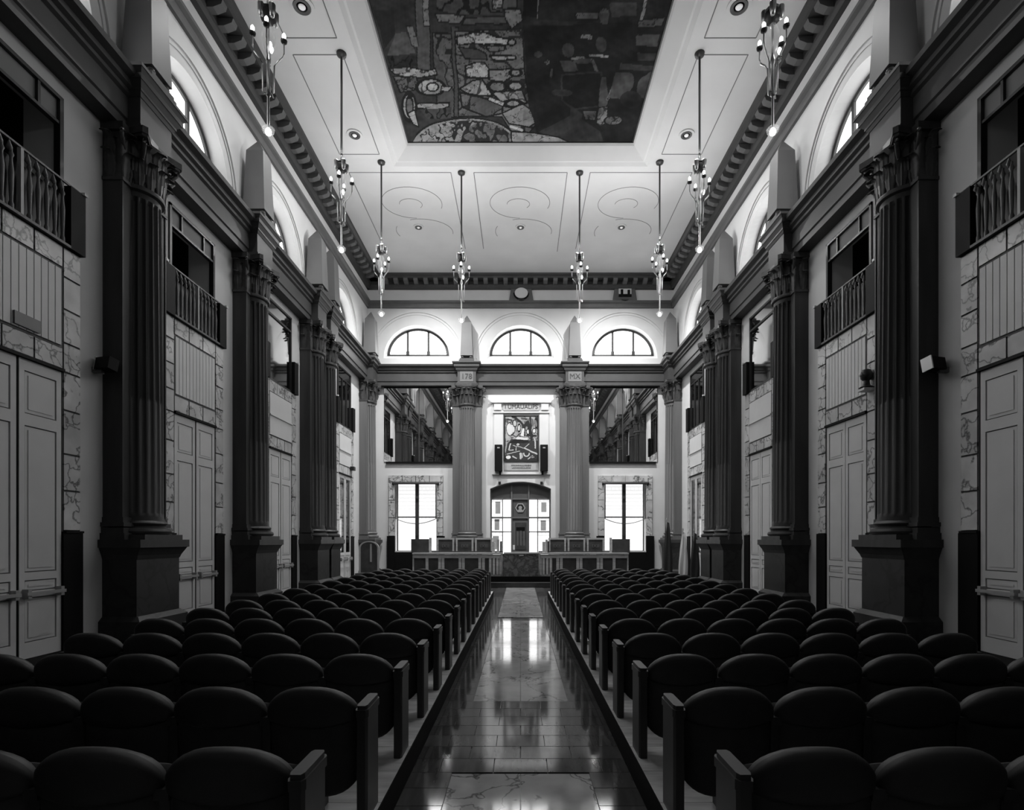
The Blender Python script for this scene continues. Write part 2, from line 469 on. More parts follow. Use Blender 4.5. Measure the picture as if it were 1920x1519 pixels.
def lunette(side, t, label, key, rad):
    global wn
    wn += 1
    loc, rz = frame(side, t, ZL)
    r_ = root('window_%d' % wn, loc, rz, label, 'window', 'half-round clerestory windows', 'structure')
    link('window_frame', fr_me, r_); link('window_reveal', rev_me, r_)
    link('mullion', mull_me, r_, (-.43, 0, 0)); link('mullion', mull_me, r_, (.43, 0, 0))
    for p_ in PW[key]: link('pane', p_, r_)
    link('archivolt', ARCH[rad], r_, (0, 0, -.02))
for x, nm in ((-4.27, 'left'), (0, 'middle'), (4.27, 'right')):
    lunette('end', x, 'bright half-round window of the end wall, %s one of three' % nm, 'pane_end', 1.95)
for side in ('left', 'right'):
    for k, t in enumerate(BAYS):
        lunette(side, t - (.1 if t < 12 else 0), 'half-round window high on the %s wall, %s bay counted from the camera' % (side, ORD[k]), 'pane_side', 1.72)
    for t, nm in zip(BAYS_REAR, ('just outside the picture edge', 'beside the camera', 'behind the camera')):
        lunette(side, t, 'half-round window high on the %s wall %s' % (side, nm), 'pane_side', 1.72)

# ------------------------------------------------------------------ columns
def fluted(r0, r1, z0, z1, cy, m, nf=20, per=6, zcab=3.9):
    """engaged shaft: hollow flutes, filled to a shallow cabling in its lower third"""
    zs = [(z0, 0.0), (z0 + .06, 0.0), (z0 + .09, .45), (zcab - .03, .45), (zcab + .03, 1.0), (z1 - .16, 1.0), (z1 - .10, 0.0), (z1, 0.0)]
    N = nf * per; vs = []; fs = []
    for z, dpt in zs:
        k = (z - z0) / (z1 - z0); r = r0 + (r1 - r0) * k ** 1.6
        for i in range(N):
            u = (i % per) / per
            d = 0.0 if u < .3 else math.sin(PI * (u - .17) / .83) ** .6
            a = 2 * PI * i / N; q = r - .05 * d * dpt
            vs.append((q * math.cos(a), cy + q * math.sin(a), z))
    for j in range(len(zs) - 1):
        for i in range(N):
            i2 = (i + 1) % N
            fs.append((j * N + i, j * N + i2, (j + 1) * N + i2, (j + 1) * N + i))
    return MB().add(vs, fs).mesh('shaft', m, 35)

def leaf_mesh(h, wd, curl, m='capital'):
    """acanthus leaf: rises along the bell and curls outwards, lobed edge, centre rib"""
    nu, nv = 6, 9; vs = []; fs = []
    for sgn in (0, 1):
        for j in range(nv + 1):
            v = j / nv
            if v < .72: y = .01 + .03 * v; z = h * v / .72 * .93
            else:
                a = (v - .72) / .28 * PI * .85
                y = .03 + curl * (1 - math.cos(a)) * .6; z = h * .93 + curl * .55 * math.sin(a)
            ww = wd * (.62 + .38 * math.sin(PI * min(1, v * 1.15))) * (1 - .15 * (j % 2)) * (1 if v < .8 else (1.25 - .9 * (v - .6)))
            for i in range(nu + 1):
                u = i / nu * 2 - 1
                yy = y + .02 * (1 - abs(u)) + (.012 if i % 2 else 0) - sgn * .016
                vs.append((u * ww / 2, yy, z))
    n1 = nu + 1; off = n1 * (nv + 1)
    for j in range(nv):
        for i in range(nu):
            fs.append((j * n1 + i, j * n1 + i + 1, (j + 1) * n1 + i + 1, (j + 1) * n1 + i))
            fs.append((off + j * n1 + i, off + (j + 1) * n1 + i, off + (j + 1) * n1 + i + 1, off + j * n1 + i + 1))
    for j in range(nv):
        fs.append((j * n1, (j + 1) * n1, off + (j + 1) * n1, off + j * n1))
        fs.append((j * n1 + nu, off + j * n1 + nu, off + (j + 1) * n1 + nu, (j + 1) * n1 + nu))
    fs += [tuple(nv * n1 + i for i in range(n1)) + tuple(off + nv * n1 + i for i in reversed(range(n1)))]
    return MB().add(vs, fs).mesh('leaf', m, 60)
leaf_lo = leaf_mesh(.34, .19, .11); leaf_hi = leaf_mesh(.36, .20, .13)
def volute_mesh():
    pts = []; rad = []
    for i in range(26):
        a = i / 25 * 3.4 * PI; q = .105 * (1 - i / 25 * .82)
        pts.append((0, .0 + q * math.cos(a) * 1.0 + .0, q * math.sin(a))); rad.append(.032 - .012 * i / 25)
    stem = [(0, -.17, -.36), (0, -.10, -.22), (0, .02, -.12), (0, .10, -.05)]
    return MB().tube(stem[:-1] + pts, [.02, .026, .03] + rad, 7).mesh('volute', 'capital', 60)
vol = volute_mesh()
CC, CR = .17, .36           # centre of the round shaft in front of the wall, its radius
COLMESH = {}
for key, hw in (('side', .50), ('twin', .44), ('corner', .50), ('end', .585)):
    d = {}
    pw = hw + .06
    d['pedestal'] = MB().box(-pw + .05, pw - .05, 0, .52, .0, 1.46).frustum((-pw - .03, pw + .03, 0, .62), 0, (-pw - .03, pw + .03, 0, .62), .32)\
        .frustum((-pw - .03, pw + .03, 0, .62), .32, (-pw + .05, pw - .05, 0, .54), .40).mesh('pedestal', 'plinth')
    d['pedestal_cap'] = MB().frustum((-pw + .05, pw - .05, 0, .53), 1.40, (-pw + .03, pw - .03, 0, .55), 1.46)\
        .frustum((-pw + .03, pw - .03, 0, .55), 1.46, (-pw - .02, pw + .02, 0, .62), 1.58).box(-pw - .04, pw + .04, 0, .64, 1.58, 1.70).mesh('pedestal_cap', 'stone')
    b_ = MB().box(-hw - .06, hw + .06, 0, .37, 1.70, 1.80).box(-hw - .035, hw + .035, 0, .34, 1.80, 1.88).box(-hw - .05, hw + .05, 0, .355, 1.90, 1.96).box(-hw - .015, hw + .015, 0, .32, 1.96, 2.04)
    b_.box(-CR - .10, CR + .10, 0, CC + CR + .08, 1.70, 1.78)
    b_.lathe([(.40, 1.78), (.45, 1.79), (.465, 1.83), (.45, 1.87), (.40, 1.885), (.375, 1.91), (.395, 1.935), (.415, 1.955), (.40, 1.98), (.37, 2.0), (.365, 2.06)], 0, CC, 48)
    d['base'] = b_.mesh('base', 'stone', 40)
    pl = MB().box(-hw, hw, 0, .29, 1.96, 7.13)
    for sx in (-1, 1):
        pl.box(sx * (hw - .005) - .012, sx * (hw - .005) + .012, .27, .305, 2.04, 7.13)
    d['pilaster'] = pl.mesh('pilaster', 'stone')
    bell = MB().box(-hw, hw, 0, .29, 7.13, 7.9).box(-hw - .02, hw + .02, 0, .32, 7.12, 7.17)
    bell.lathe([(.33, 7.10), (.375, 7.12), (.385, 7.15), (.375, 7.18), (.335, 7.20), (.33, 7.5), (.36, 7.7), (.42, 7.86)], 0, CC, 40)
    d['bell'] = bell.mesh('bell', 'capital', 40)
    # abacus with concave sides
    ab = []
    for sx, sy in ((-1, 0), (1, 0)):
        pass
    A = .47; top = CC + .43
    ab = [(-A, 0.0), (-A * .86, (top) * .5), (-A, top - .02), (-A + .06, top + .03), (-.2, top - .07), (0, top - .09), (.2, top - .07), (A - .06, top + .03), (A, top - .02), (A * .86, top * .5), (A, 0.0)]
    d['abacus'] = MB().prism_z(ab, 7.88, 7.98).prism_z([(x * .96, y * .97) for x, y in ab], 7.84, 7.88).box(-hw - .05, hw + .05, 0, .34, 7.86, 7.98).mesh('abacus', 'capital')
    d['block'] = MB().box(-.37, .37, 0, .48, 7.98, 8.50).box(-.40, .40, 0, .51, 7.98, 8.05).mesh('frieze_block', 'beam')
    d['cap'] = MB().frustum((-.38, .38, 0, .49), 8.48, (-.42, .42, 0, .52), 8.54).box(-.43, .43, 0, .53, 8.54, 8.58).frustum((-.43, .43, 0, .53), 8.58, (-.50, .50, 0, .58), 8.66)\
        .box(-.51, .51, 0, .59, 8.66, 8.74).frustum((-.51, .51, 0, .59), 8.74, (-.56, .56, 0, .63), 8.80).box(-.57, .57, 0, .64, 8.80, 8.85).mesh('block_cornice', 'beam')
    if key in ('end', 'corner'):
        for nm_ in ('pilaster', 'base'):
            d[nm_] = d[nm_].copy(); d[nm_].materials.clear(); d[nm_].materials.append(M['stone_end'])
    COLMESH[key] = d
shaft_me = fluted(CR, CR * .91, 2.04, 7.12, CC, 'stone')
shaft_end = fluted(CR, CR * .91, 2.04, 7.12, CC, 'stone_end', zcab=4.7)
def column(side, t, label, group, key='side', detail=True, mirror=False):
    d = COLMESH[key]
    loc, rz = frame(side, t)
    twin = t in (15.98, 17.04) and side != 'end'
    zb = 0.19 if side != 'end' else 0.37
    r_ = root('fluted_column', loc, rz, label, 'column', group, 'thing')
    if twin: r_.scale = (.92, 1, 1)
    q = link('pedestal', d['pedestal'], r_, (0, 0, zb), scale=(1, 1, (1.46 - zb) / 1.46))
    link('pedestal_cap', d['pedestal_cap'], r_)
    link('base', d['base'], r_)
    link('pilaster', d['pilaster'], r_)
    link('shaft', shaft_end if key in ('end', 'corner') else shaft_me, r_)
    c = link('capital', d['bell'], r_)
    link('abacus', d['abacus'], c)
    n1 = 9
    for i in range(n1):
        a = R(-12 + 204 * i / (n1 - 1)) - PI / 2
        link('leaf', leaf_lo, c, (.335 * math.sin(a), CC + .335 * math.cos(a), 7.19), -a)
    for i in range(n1 - 1):
        a = R(-12 + 204 * (i + .5) / (n1 - 1)) - PI / 2
        link('leaf', leaf_hi, c, (.35 * math.sin(a), CC + .35 * math.cos(a), 7.38), -a)
    for a in (-R(45), R(45)):
        link('volute', vol, c, (.44 * math.sin(a), CC + .44 * math.cos(a), 7.77), -a)
    for a in (-R(10), R(10)):
        link('volute', vol, c, (.36 * math.sin(a), CC + .36 * math.cos(a), 7.78), -a, scale=(.6, .6, .6))
    hw = {'side': .50, 'twin': .44, 'corner': .50, 'end': .585}[key]
    for sx in (-1, 1):
        link('leaf', leaf_lo, c, (sx * (hw - .06), .29, 7.17), 0)
        link('leaf', leaf_hi, c, (sx * (hw - .04), .29, 7.42), 0)
        link('volute', vol, c, (sx * (hw + (.07 if key == 'end' else .02)), .33, 7.77), -sx * R(70), scale=(.9, .9, .9))
        link('leaf', leaf_lo, c, (sx * (hw - .01), .12, 7.17), -sx * R(90))
        link('leaf', leaf_hi, c, (sx * (hw - .01), .12, 7.40), -sx * R(90))
    link('frieze_block', d['block'], r_)
    link('block_cornice', d['cap'], r_)
    return r_
REARN = ['just outside the picture edge', 'beside the camera', 'behind the camera', 'next to the rear wall']
NAMES = ['nearest the camera', 'second from the camera', 'nearer one of the close pair', 'farther one of the close pair', 'in the far corner']
for side in ('left', 'right'):
    for k, t in enumerate(COLS):
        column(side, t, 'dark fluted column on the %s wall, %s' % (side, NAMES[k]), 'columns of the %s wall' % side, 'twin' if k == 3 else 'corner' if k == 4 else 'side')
    for t, nm in zip(COLS_REAR, REARN):
        column(side, t, 'dark fluted column on the %s wall %s' % (side, nm), 'columns beside the camera')
def num_block(r_, txt):
    bx('number_plate', 'obelisk', r_, -.27, .27, .48, .505, 8.07, 8.47)
    link('numerals', text_mesh(txt, .30, 'frame'), r_, (0, .512, 8.27), rot=(R(90), 0, R(180)))
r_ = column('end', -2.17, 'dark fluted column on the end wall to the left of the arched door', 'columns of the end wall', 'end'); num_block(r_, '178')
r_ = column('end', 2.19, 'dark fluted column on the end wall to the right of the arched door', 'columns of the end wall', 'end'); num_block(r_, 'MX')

# ------------------------------------------------------------------ obelisks
ob_me = MB().frustum((-.245, .245, -.245, .245), 0.25, (-.19, .19, -.19, .19), 1.60).frustum((-.19, .19, -.19, .19), 1.60, (-.01, .01, -.01, .01), 1.93).mesh('obelisk_shaft', 'obelisk')
ball = MB().lathe([(.005, .13), (.05, .145), (.07, .19), (.05, .235), (.005, .25)], 0, 0, 12).mesh('ball_foot', 'capital', 60)
ob_base = MB().box(-.30, .30, -.28, .28, 0, .07).box(-.27, .27, -.26, .26, .07, .13).mesh('obelisk_base', 'beam')
def obelisk(side, t, label):
    loc, rz = frame(side, t, 8.85)
    r_ = root('obelisk', loc, rz, label, 'obelisk', 'obelisks standing on the entablature')
    for nm, me in (('base', ob_base), ('shaft', ob_me)): link(nm, me, r_, (0, .33, 0))
    for sx in (-1, 1):
        for sy in (-1, 1): link('ball_foot', ball, r_, (sx * .17, .33 + sy * .17, 0))
for side in ('left', 'right'):
    for k, t in enumerate(COLS): obelisk(side, t, 'grey stone obelisk above the %s wall column %s' % (side, NAMES[k]))
    for t, nm in zip(COLS_REAR, REARN): obelisk(side, t, 'grey stone obelisk above the %s wall column %s' % (side, nm))
obelisk('end', -2.17, 'grey stone obelisk above the end wall column left of the arched door')
obelisk('end', 2.19, 'grey stone obelisk above the end wall column right of the arched door')

# ------------------------------------------------------------------ side bays: doors, marble surrounds, balconies
def leaf(w_, h, m='door', glazed=False):
    """panelled door leaf, bottom at z=0, x from 0 to w_"""
    fr = MB(); st = .075
    if glazed: rows = [(.16, .95), (1.05, h - .12)]
    else: rows = [(.20, .77), (.85, .99), (1.09, h - .83), (h - .68, h - .14)]
    xs = (0, st, w_ - st, w_)
    fr.box(xs[0], xs[1], .035, .06, 0, h); fr.box(xs[2], xs[3], .035, .06, 0, h)
    zz = [0] + [q for r_ in rows for q in r_] + [h]
    for a, b in zip(zz[0::2], zz[1::2]): fr.box(st, w_ - st, .035, .06, a, b)
    return fr, [(st, w_ - st, a, b) for a, b in rows]
DH = 3.78
leaf_fr, leaf_rows = leaf(.62, DH)
leaf_me = leaf_fr.mesh('door_leaf', 'door')
core_me = MB().box(.003, .617, .0, .036, 0.003, DH - .003).mesh('leaf_core', 'groove')
pan_me = [MB().box(x0 + .014, x1 - .014, .036, .050, a + .014, b - .014).frustum((x0 + .05, x1 - .05, .050, .050), a + .05, (x0 + .05, x1 - .05, .050, .050), b - .05).box(x0 + .055, x1 - .055, .05, .058, a + .055, b - .055).mesh('door_panel', 'door') for x0, x1, a, b in leaf_rows]
gl_fr, gl_rows = leaf(.62, DH, glazed=True)
glf_me = gl_fr.mesh('door_leaf', 'door')
glp_me = [MB().box(x0 + .01, x1 - .01, .036, .045, a + .01, b - .01).mesh('glass_pane', 'darkglass' if i else 'door') for i, (x0, x1, a, b) in enumerate(gl_rows)]
bar_me = MB().box(.02, .60, .12, .15, .80, .84).box(.04, .09, .05, .14, .76, .88).box(.53, .58, .05, .14, .76, .88).mesh('push_bar', 'chairframe')
slab_cache = {}
def slab(w_, h, d=.07):
    k = (round(w_, 3), round(h, 3), d)
    if k not in slab_cache:
        e = .006
        slab_cache[k] = MB().box(e, w_ - e, 0, d - .008, e, h - e).frustum((e, w_ - e, d - .008, d - .008), e, (e, w_ - e, d - .008, d - .008), h - e).box(e + .008, w_ - e - .008, d - .01, d, e + .008, h - e - .008).mesh('marble_slab', 'marble')
    return slab_cache[k]
back_me = MB().box(-.96, -.66, 0, .055, 1.62, 5.52).box(.66, .96, 0, .055, 1.62, 5.52).box(-.66, .66, 0, .055, 3.80, 5.52).mesh('surround_backing', 'groove')
lint_me = MB().box(-.66, .66, .0, .10, 3.79, 3.83).mesh('door_head', 'black')
dado_me = MB().box(0, .33, 0, .09, 0, 1.60).box(-.0, .30, 0, .105, 1.60, 1.63).mesh('dado_slab', 'black')
rib_me = MB().box(-.046, .046, 0, .075, 0, 1.03).mesh('rib', 'door')
balus_me = MB().lathe([(.028, 0), (.028, .06), (.018, .09), (.026, .3), (.03, .45), (.016, .58), (.016, .62), (.03, .66), (.016, .70), (.016, .74)], 0, 0, 8).mesh('baluster', 'rail', 60)
leafb_me = MB().lathe([(.005, 0), (.035, .04), (.02, .09), (.004, .14)], 0, 0, 6).mesh('finial', 'rail', 60)
dn = 0
def bay(side, t, k):
    global dn
    far = 'behind the camera'
    word = ORD[k] if k is not None else None
    where = ('%s wall, %s bay from the camera' % (side, word)) if word else '%s wall %s' % (side, {3.15: 'just outside the picture', -0.55: 'beside the camera', -4.25: 'behind the camera'}[t])
    loc, rz = frame(side, t, .19)
    # marble surround
    sr = root('door_surround', loc, rz, ('veined marble door surround on the ' + where), 'door surround', 'marble door surrounds')
    link('backing', back_me, sr)
    link('door_head', lint_me, sr)
    for sx in (-1, 1):
        x0 = -.96 if sx < 0 else .66
        z = 1.63
        for j, h in enumerate((.55, .5, .6, .52, .40, .46, .44, .41)):
            link('marble_slab', slab(.30, h), sr, (x0, 0, z)); z += h
        link('dado_slab', dado_me, sr, (-.975 if sx < 0 else .645, 0, 0))
    for j in range(3): link('marble_slab', slab(.44, .29), sr, (-.66 + .44 * j, 0, 3.83))
    for j in range(3): link('marble_slab', slab(.44, .30), sr, (-.66 + .44 * j, 0, 5.21))
    if k in (0, 1) or k is None:
        for j in range(12): link('rib', rib_me, sr, (-.58 + j * .1055, 0, 4.15))
    else:
        bx('overdoor_panel', 'door', sr, -.64, .64, 0, .08, 4.14, 5.2)
        bx('overdoor_ledge', 'door', sr, -.66, .66, 0, .11, 4.62, 4.65)
    # door
    dn += 1
    dr = root('door_%d' % dn, loc, rz, ('tall glazed white double door on the ' if k == 3 else 'tall white panelled double door on the ') + where, 'door', 'double doors of the side walls', 'structure')
    gap = .02 if side == 'left' else .008
    for sx in (-1, 1):
        q = link('door_leaf', glf_me if k == 3 else leaf_me, dr, (-.62 - gap if sx < 0 else gap, 0, .005))
        link('leaf_core', core_me, q)
        for pm in (glp_me if k == 3 else pan_me): link('glass_pane' if pm in glp_me[1:] else 'door_panel', pm, q)
        if side == 'left' or k == 0: link('push_bar', bar_me, q)
    bx('door_gap', 'black', dr, -gap, gap, .0, .05, 0, DH)
    # opening above with railing
    loc2, rz2 = frame(side, t, 5.70)
    if k in (0, 1, None):
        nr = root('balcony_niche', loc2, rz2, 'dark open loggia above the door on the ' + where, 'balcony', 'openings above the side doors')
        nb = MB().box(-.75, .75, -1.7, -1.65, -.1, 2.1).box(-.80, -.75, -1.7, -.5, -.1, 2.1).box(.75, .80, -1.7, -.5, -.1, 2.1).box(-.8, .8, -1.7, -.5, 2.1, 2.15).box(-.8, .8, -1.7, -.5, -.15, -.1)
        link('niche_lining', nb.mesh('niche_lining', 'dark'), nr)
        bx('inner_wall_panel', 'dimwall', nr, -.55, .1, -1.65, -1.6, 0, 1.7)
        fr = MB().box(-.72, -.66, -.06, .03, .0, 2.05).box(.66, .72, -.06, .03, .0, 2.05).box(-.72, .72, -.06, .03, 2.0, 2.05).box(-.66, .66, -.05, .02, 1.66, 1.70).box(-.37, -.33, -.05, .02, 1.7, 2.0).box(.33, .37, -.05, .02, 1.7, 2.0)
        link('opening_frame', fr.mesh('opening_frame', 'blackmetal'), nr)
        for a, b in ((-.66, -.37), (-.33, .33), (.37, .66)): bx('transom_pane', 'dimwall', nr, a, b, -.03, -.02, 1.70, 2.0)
    else:
        nr = root('mirror_opening', loc2, rz2, 'framed mirror panel above the door on the ' + where, 'mirror', 'openings above the side doors')
        bx('glass', 'darkglass', nr, -.66, .66, 0, .02, .06, 2.0)
        fr = MB().box(-.72, -.66, 0, .05, .0, 2.05).box(.66, .72, 0, .05, .0, 2.05).box(-.72, .72, 0, .05, 2.0, 2.05).box(-.66, .66, 0, .05, 1.64, 1.69).box(-.72, .72, 0, .05, .0, .06)
        if k == 3: fr.box(-.25, -.2, 0, .05, 0, 1.64).box(.2, .25, 0, .05, 0, 1.64)
        link('opening_frame', fr.mesh('opening_frame', 'blackmetal'), nr)
    rl = root('balcony_railing', loc2, rz2, 'iron railing of the upper opening on the ' + where, 'railing', 'iron railings above the side doors')
    bx('end_panel', 'black', rl, -.97, -.72, 0, .13, 0, .86); bx('end_panel', 'black', rl, .72, .97, 0, .13, 0, .86)
    bx('pale_bracket', 'whitemetal', rl, -.99, -.93, .05, .15, .86, .90); bx('pale_bracket', 'whitemetal', rl, .93, .99, .05, .15, .86, .90)
    if k in (0, 1, None):
        bx('back_plate', 'blackmetal', rl, -.72, .72, .0, .05, 0, .70)
        bx('bottom_rail', 'blackmetal', rl, -.72, .72, .04, .13, 0, .035)
        bx('top_rail', 'greymetal', rl, -.97, .97, .08, .11, .86, .885)
        for j in range(11):
            x = -.62 + j * .124
            if j == 5: bx('centre_post', 'chairframe', rl, x - .02, x + .02, .07, .12, .03, .86)
            else:
                link('baluster', balus_me, rl, (x, .095, .035)); link('finial', leafb_me, rl, (x + .03, .10, .72))
for side in ('left', 'right'):
    for k, t in enumerate(BAYS): bay(side, t, k)
    for t in BAYS_REAR: bay(side, t, None)

# ------------------------------------------------------------------ seating platforms
for s, nm in ((-1, 'left'), (1, 'right')):
    x0, x1 = sorted((s * .80, s * HW))
    o = tag(link('seating_platform', MB().box(x0, x1, YR, 16.1, 0.0, .165).mesh('platform', 'riser')), 'low black-edged platform under the %s block of seats' % nm, 'platform', kind='structure')
    a, b = sorted((s * .792, s * .80))
    link('edge_strip', MB().box(a, b, 1.0, 16.1, .10, .19).mesh('edge_strip', 'riser'), o)
    rows_ = [YR + i * .85 + .30 for i in range(28)]
    k = 0
    while True:
        y0 = 1.0 + k * .425; y1 = y0 + .425
        if y1 > 16.12: break
        a, b = sorted((s * .80, s * 2.2))
        link('platform_board', MB().box(a, b, y0 + .003, y1 - .003, .165, .19).mesh('platform_board', 'step'), o)
        k += 1
    a, b = sorted((s * 2.2, s * HW))
    link('platform_cover', MB().box(a, b, 1.0, 16.1, .165, .188).mesh('platform_cover', 'riser'), o)

# ------------------------------------------------------------------ seats
def pillow(zb, zt, th, hw, m, name, nu=18, nv=12, yoff=0.0, bow=.055, p=8, lean=.10):
    vs = []; fs = []
    us = [math.sin(PI / 2 * (i / nu * 2 - 1)) for i in range(nu + 1)]
    ws = [math.sin(PI / 2 * (j / nv * 2 - 1)) for j in range(nv + 1)]
    for sgn in (-1, 1):
        for wv in ws:
            for u in us:
                z0 = zb(u); z1 = zt(u); z = z0 + (z1 - z0) * (wv + 1) / 2
                f = (max(0, 1 - abs(u) ** p) * max(0, 1 - abs(wv) ** p)) ** .5
                y = yoff - bow * (1 - u * u) + lean * (.72 - z) + sgn * th / 2 * f
                vs.append((u * hw, y, z))
    n1 = nu + 1; off = n1 * (nv + 1)
    for j in range(nv):
        for i in range(nu):
            a = j * n1 + i
            fs.append((a, a + 1, a + n1 + 1, a + n1)); fs.append((off + a, off + a + n1, off + a + n1 + 1, off + a + 1))
    me = MB().add(vs, fs)
    return me.mesh(name, m, 50)
zt = lambda u: .56 + .16 * max(0, 1 - abs(u) ** 2.4) ** .60
zs = lambda u: .515 + .012 * (1 - u * u) - .0
pad_me = pillow(lambda u: .492 + .035 * u * u, zt, .095, .251, 'seatpad', 'head_pad', yoff=0.0)
shell_me = pillow(lambda u: .10 + .10 * abs(u) ** 4, lambda u: .512 + .03 * u * u, .06, .243, 'seat', 'back_shell', yoff=.0)
cush_me = pillow(lambda u: .16, lambda u: .60 - .02 * u * u, .13, .225, 'seat', 'seat_cushion', 12, 8, yoff=.13, bow=.02, lean=-.02)
arm_me = MB().box(-.022, .022, .0, .36, 0.0, .50).frustum((-.03, .03, -.02, .36), .50, (-.026, .026, -.02, .36), .545).mesh('armrest', 'panelwood')
def panel_mesh():
    mb = MB()
    # upright end panel: rounded plan, top face tilting slightly
    pl_ = [(-.035, -.05), (-.025, -.075), (.025, -.075), (.035, -.05), (.035, .17), (.025, .19), (-.025, .19), (-.035, .17)]
    mb.prism_z([(x * .86, y * .95) for x, y in pl_], 0, .56)
    mb.prism_z(pl_, .56, .60).prism_z([(x * .8, y * .93 + .003) for x, y in pl_], .60, .622)
    mb.box(-.030, .030, .04, .06, .0, .10)
    return mb.mesh('end_panel', 'panelwood')
endp_me = panel_mesh()
foot_me = MB().box(-.03, .03, -.02, .16, 0, .12).mesh('foot', 'blackmetal')
SEATS = []
NR, NS = 16, 6
for s, nm in ((-1, 'left'), (1, 'right')):
    for rrow in range(NR):
        y = 2.12 + .85 * rrow
        for c in range(NS):
            x = s * (1.135 + .507 * c)
            lab = 'black auditorium seat in %s row from camera, %s block, %s from the aisle' % (ORD[rrow], nm, ORD[c])
            r_ = root('auditorium_seat', (x, y, .19), 0, lab, 'seat', 'seats of the %s block' % nm)
            link('head_pad', pad_me, r_); link('back_shell', shell_me, r_); link('seat_cushion', cush_me, r_)
            link('foot', foot_me, r_, (0, 0, 0))
            link('armrest', arm_me, r_, (s * .2535, 0, 0))
            if c == 0: link('end_panel', endp_me, r_, (-s * .285, 0, 0))

# ------------------------------------------------------------------ aisle floor
tile_me = MB().box(-.198, .198, -.123, .123, -.012, -.001).frustum((-.198, .198, -.123, .123), -.001, (-.196, .196, -.121, .121), 0).mesh('floor_tile', 'tile')
pale_me = tile_me.copy(); pale_me.materials.clear(); pale_me.materials.append(M['inlay'])
half_me = MB().box(-.098, .098, -.123, .123, -.012, -.001).frustum((-.098, .098, -.123, .123), -.001, (-.096, .096, -.121, .121), 0).mesh('floor_tile', 'tile')
slab_me = MB().box(-.248, .248, -.473, .473, -.012, -.001).frustum((-.248, .248, -.473, .473), -.001, (-.246, .246, -.471, .471), 0).mesh('inlay_slab', 'inlay')
y = 2.1; k = 0
while y < 19.2:
    inn = y < 3.95 or 5.62 < y < 11.2 or y > 11.8
    if inn: xs = ((-.65, 'n'), (.65, 'n'))
    elif k % 2: xs = ((-.6, 't'), (-.2, 't'), (.2, 't'), (.6, 't'))
    else: xs = ((-.7, 'h'), (-.4, 't'), (0, 't'), (.4, 't'), (.7, 'h'))
    for x, q in xs:
        if q == 'n': link('floor_tile', tile_me, FLOOR, (x, y, 0), scale=(.75, 1, 1))
        else: link('floor_tile', tile_me if q == 't' else half_me, FLOOR, (x, y, 0))
    y += .25; k += 1
for y0, y1 in ((2.0, 3.95), (5.72, 11.4), (11.9, 19.25)):
    n_ = round((y1 - y0) / .95); st_ = (y1 - y0) / n_
    for j in range(n_):
        for x in (-.25, .25): link('inlay_slab', slab_me, FLOOR, (x, y0 + st_ * (j + .5), 0.001), scale=(1, st_ / .95, 1))
# pale tile apron before the dais
for i in range(-9, 10):
    for j in range(6):
        if abs(i) > 1 or j >= 5: pass
ap = MB()
for i in range(-14, 15):
    for j in range(7):
        x = i * .42; yy = 16.35 + j * .45
        if abs(x) > .85: ap.box(x - .205, x + .205, yy - .22, yy + .22, -.012, 0)
tag(link('apron_tiles', ap.mesh('apron_tiles', 'tile'), FLOOR), kind='stuff')

# ------------------------------------------------------------------ dais
dm = MB().box(-4.7, 4.7, 19.62, YB, 0, .37)
tag(link('dais', dm.mesh('dais', 'riser')), 'raised black-fronted dais before the end wall', 'platform', kind='structure')
tag(link('dais_step', MB().box(-1.3, 1.3, 19.30, 19.62, 0, .15).box(-1.32, 1.32, 19.28, 19.62, .15, .17).mesh('dais_step', 'deskdark')), 'low dark step up to the dais in front of the lectern', 'step', kind='structure')
# lectern front
lr = root('lectern', (0.03, 19.70, .17), 0, 'broad burl-veneered lectern front between the two long desks', 'lectern')
bx('front_panel', 'lectern', lr, -.69, .63, -.04, .04, .0, 1.02)
bx('top_ledge', 'tablet', lr, -.64, .64, -.05, .30, 1.02, 1.07)
bx('side_panel', 'deskdark', lr, -.62, -.56, .04, .28, .2, 1.02); bx('side_panel', 'deskdark', lr, .56, .62, .04, .28, .2, 1.02)
bx('name_plaque', 'chairframe', lr, -.08, .08, -.055, -.04, .94, .98)

def desk(s, nm):
    r_ = root('long_desk', (s * 2.30, 19.95, .37), 0, 'long grey wooden desk on the dais, %s of the lectern' % nm, 'desk', 'desks on the dais')
    L = 1.63
    bx('desk_top', 'deskwood', r_, -L, L, -.22, .45, .80, .85)
    bx('apron', 'deskwood', r_, -L + .03, L - .03, -.19, -.15, .66, .79)
    bx('front_board', 'deskdark', r_, -L + .03, L - .03, -.14, -.11, .04, .66)
    bx('plinth_rail', 'deskwood', r_, -L + .03, L - .03, -.19, -.13, .0, .06)
    inner = -s
    for x in (-.95, -.82, -.22, -.10, .52, .64, 1.10):
        bx('front_post', 'deskwood', r_, -inner * x - .05, -inner * x + .05, -.19, -.13, .06, .66)
    for x in (1.20, 1.33, 1.46, 1.57):
        bx('front_slat', 'deskwood', r_, inner * x - .045, inner * x + .045, -.20, -.13, .06, .66)
    bx('raised_rail', 'deskdark', r_, -L, L, .40, .45, .85, .90)
    for sx in (-1, 1): bx('side_board', 'deskwood', r_, sx * (L - .03) - .025, sx * (L - .03) + .025, -.18, .42, .0, .80)
    return r_
desk(-1, 'left'); desk(1, 'right')
